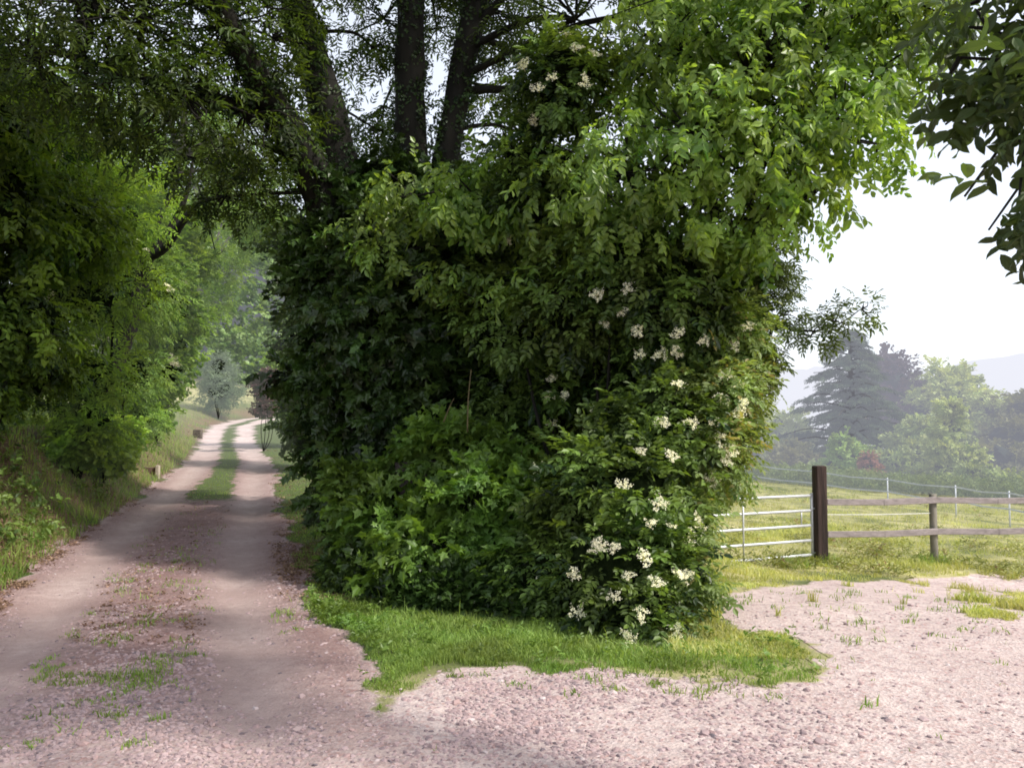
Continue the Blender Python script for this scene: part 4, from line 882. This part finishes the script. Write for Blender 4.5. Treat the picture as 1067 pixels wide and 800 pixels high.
# ------------------------------------------------------------------ MISTY HILLS
def hill(name, y0, depth, prof, fogf, seed):
    xs = np.linspace(-700, 900, 320); ts = np.linspace(0, 1, 26); Xh, Th = np.meshgrid(xs, ts, indexing='ij')
    Yh = y0+Th*depth; top = np.interp(Xh, *zip(*prof)); bump = (fbm(Xh*.03, Yh*.03, 0, seed, 5)-.5)*.35*top+(fbm(Xh*.16, Yh*.16, 0, seed+3, 3)-.5)*4.5
    Zh = -4+(top+4)*np.sin(np.clip(Th*1.25, 0, 1)*math.pi/2)+bump*np.clip(Th*3, 0, 1)
    nx_, ny_ = Xh.shape; id_ = np.arange(nx_*ny_).reshape(nx_, ny_); q_ = np.stack([id_[:-1, :-1], id_[1:, :-1], id_[1:, 1:], id_[:-1, 1:]], -1).reshape(-1, 4)
    m, t = nt(name+'_wood'); n = N(t); g_ = n('ShaderNodeNewGeometry').outputs['Position']
    nz = n('ShaderNodeTexNoise', {'Vector': g_, 'Scale': .12, 'Detail': 6.}).outputs[0]
    c_ = mixc(n, mrange(n, nz, .35, .65), (.05, .08, .05), (.16, .20, .12))
    p_ = n('ShaderNodeBsdfPrincipled', {'Base Color': c_, 'Roughness': 1., 'Specular IOR Level': 0.}); 
    em = n('ShaderNodeEmission', {'Color': (.88, .895, .99, 1), 'Strength': 1.0})  # painted mist: pale glow mixed into the hillside by height
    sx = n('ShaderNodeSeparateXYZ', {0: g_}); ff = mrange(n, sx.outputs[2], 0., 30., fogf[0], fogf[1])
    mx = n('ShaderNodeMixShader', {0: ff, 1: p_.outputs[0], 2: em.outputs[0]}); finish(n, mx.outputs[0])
    link(name, mesh_np(name, np.stack([Xh.ravel(), Yh.ravel(), Zh.ravel()], 1), q_.reshape(-1), np.arange(len(q_))*4, np.full(len(q_), 4), m, None, True), None, kind='structure')
hill('hills', 240, 120, [(-700, 30), (-100, 30), (30, 6), (100, 9), (150, 22), (190, 31), (260, 34), (900, 36)], (.95, .985), 90)
hill('distant_hills', 420, 200, [(-700, 50), (0, 46), (130, 44), (300, 46), (900, 50)], (.95, .98), 95)

# ------------------------------------------------------------------ NEAR TREE at the right, only its low bough in view
nb = np.array([4.3, 2.3, float(H(4.3, 2.3))-.1])
tN = [('trunk', [nb, nb+np.array([0, .05, 1.6]), nb+np.array([-.1, .1, 3.4])], [.16, .14, .11]),
      ('bough', [nb+np.array([-.05, .05, 2.6]), np.array([2.9, 2.5, 3.1]), np.array([2.2, 2.75, 3.0]), np.array([1.75, 2.8, 2.75])], [.06, .045, .025, .008])]
nr, nbb, nL = plant('plum_tree', 'dark large-leaved bough hanging into the top right corner from a tree beside the yard', 'tree',
    lob((1000,60,3.0,.09),(985,130,3.1,.05),(1005,205,2.9,.06),(1030,30,2.9,.12),(1070,70,2.8,.15),(1020,85,3.0,.09),(1075,150,2.7,.13),(1110,20,2.6,.2),(1050,-30,2.8,.2),(1130,120,2.5,.2),(1000,20,3.2,.08),(1062,205,2.6,.05),(1090,215,2.5,.07),(1030,240,2.9,.04),(1110,190,2.5,.15),(1030,150,3.0,.07),(990,85,3.1,.05)),
    'big', 'alternate', .19, 105, 2, leaf_mat('plum_leaf', (.025, .045, .012), (.08, .13, .035), .35, rough=.5), seed=80, core=0, trunks=tN, spread=.10, droop=.6, base=(nb[0], nb[1]), shell=(.3, 1.0))

q = np.random.default_rng(83)
L_c = [(3.3,3.4,6.9,1.0),(3.6,3.0,8.0,1.3),(4.3,3.8,8.4,1.3)]  # unseen upper foliage, added to throw dappled shade on the lane
P_, d_, i_ = sample_lobes(L_c, 170, q, .35)
cp = np.repeat(P_, 5, axis=0)+q.normal(0, .2, (len(P_)*5, 3)); nn_ = len(cp)
V, L_, S_, T_, ti = build_sprays(cp-nbb, np.repeat(d_, 5, axis=0)+q.normal(0, .5, (nn_, 3))-np.array([0, 0, .4]), np.array([0, 0, 1.])+q.normal(0, .35, (nn_, 3)), q.uniform(.22, .34, nn_), q.normal(.5, .2, nn_), 'alternate', 'round', 84)
link('shade_crown', mesh_np('shade_crown', V, L_, S_, T_, bpy.data.materials['plum_leaf'], {'tint': ti}), nr)
mb = MB(); t0_ = nb+np.array([-.1, .1, 3.3])
for (x, y, z, r_0) in L_c: mb.tube([t0_-nbb, (t0_+np.array([x, y, z]))/2+q.normal(0, .15, 3)-nbb, np.array([x, y, z])-nbb], [.09, .06, .03], 7, .1, False, 4)
mb.build('limbs', BARK, nr, True)  # limbs carrying the added shading foliage
for o in COL.objects:
    if '_lobes' in o: del o['_lobes']

# ------------------------------------------------------------------ LIGHT
ts = Vector((.72, -.30, .80)).normalized()
el = math.asin(ts.z); az = math.atan2(ts.x, ts.y)
sun = bpy.data.lights.new('sun', 'SUN'); so = bpy.data.objects.new('sun', sun); COL.objects.link(so)
sun.energy = 5.0; sun.angle = R(3.0); sun.color = (1, .95, .86)
so.rotation_euler = (-ts).to_track_quat('-Z', 'Y').to_euler(); so.location = (8, -2, 12)
w = bpy.data.worlds.new('World'); scene.world = w; w.use_nodes = True; t = w.node_tree; t.nodes.clear(); n = N(t)
sky = n('ShaderNodeTexSky', sky_type='NISHITA', sun_disc=False, sun_elevation=el, sun_rotation=az, dust_density=4., air_density=1.)
b1 = n('ShaderNodeBackground', {'Color': sky.outputs[0], 'Strength': .09})
tcn = n('ShaderNodeTexCoord'); sz_ = n('ShaderNodeSeparateXYZ', {0: tcn.outputs['Generated']})
hz = mrange(n, sz_.outputs[2], 0., .9, 1., .5)
b2_ = n('ShaderNodeBackground', {'Color': (.90, .93, 1.0, 1), 'Strength': math_(n, 'MULTIPLY', hz, 1.14)})
ad = n('ShaderNodeAddShader', {0: b1.outputs[0], 1: b2_.outputs[0]}); ow = n('ShaderNodeOutputWorld', {0: ad.outputs[0]})
scene.view_settings.view_transform = 'Standard'; scene.view_settings.look = 'None'; scene.view_settings.exposure = 0
scene.cycles.max_bounces = 6; scene.cycles.diffuse_bounces = 3; scene.cycles.glossy_bounces = 2; scene.cycles.transmission_bounces = 3
scene.cycles.use_denoising = True
scene.cycles.filter_width = 1.8
print('objects', len(COL.objects))
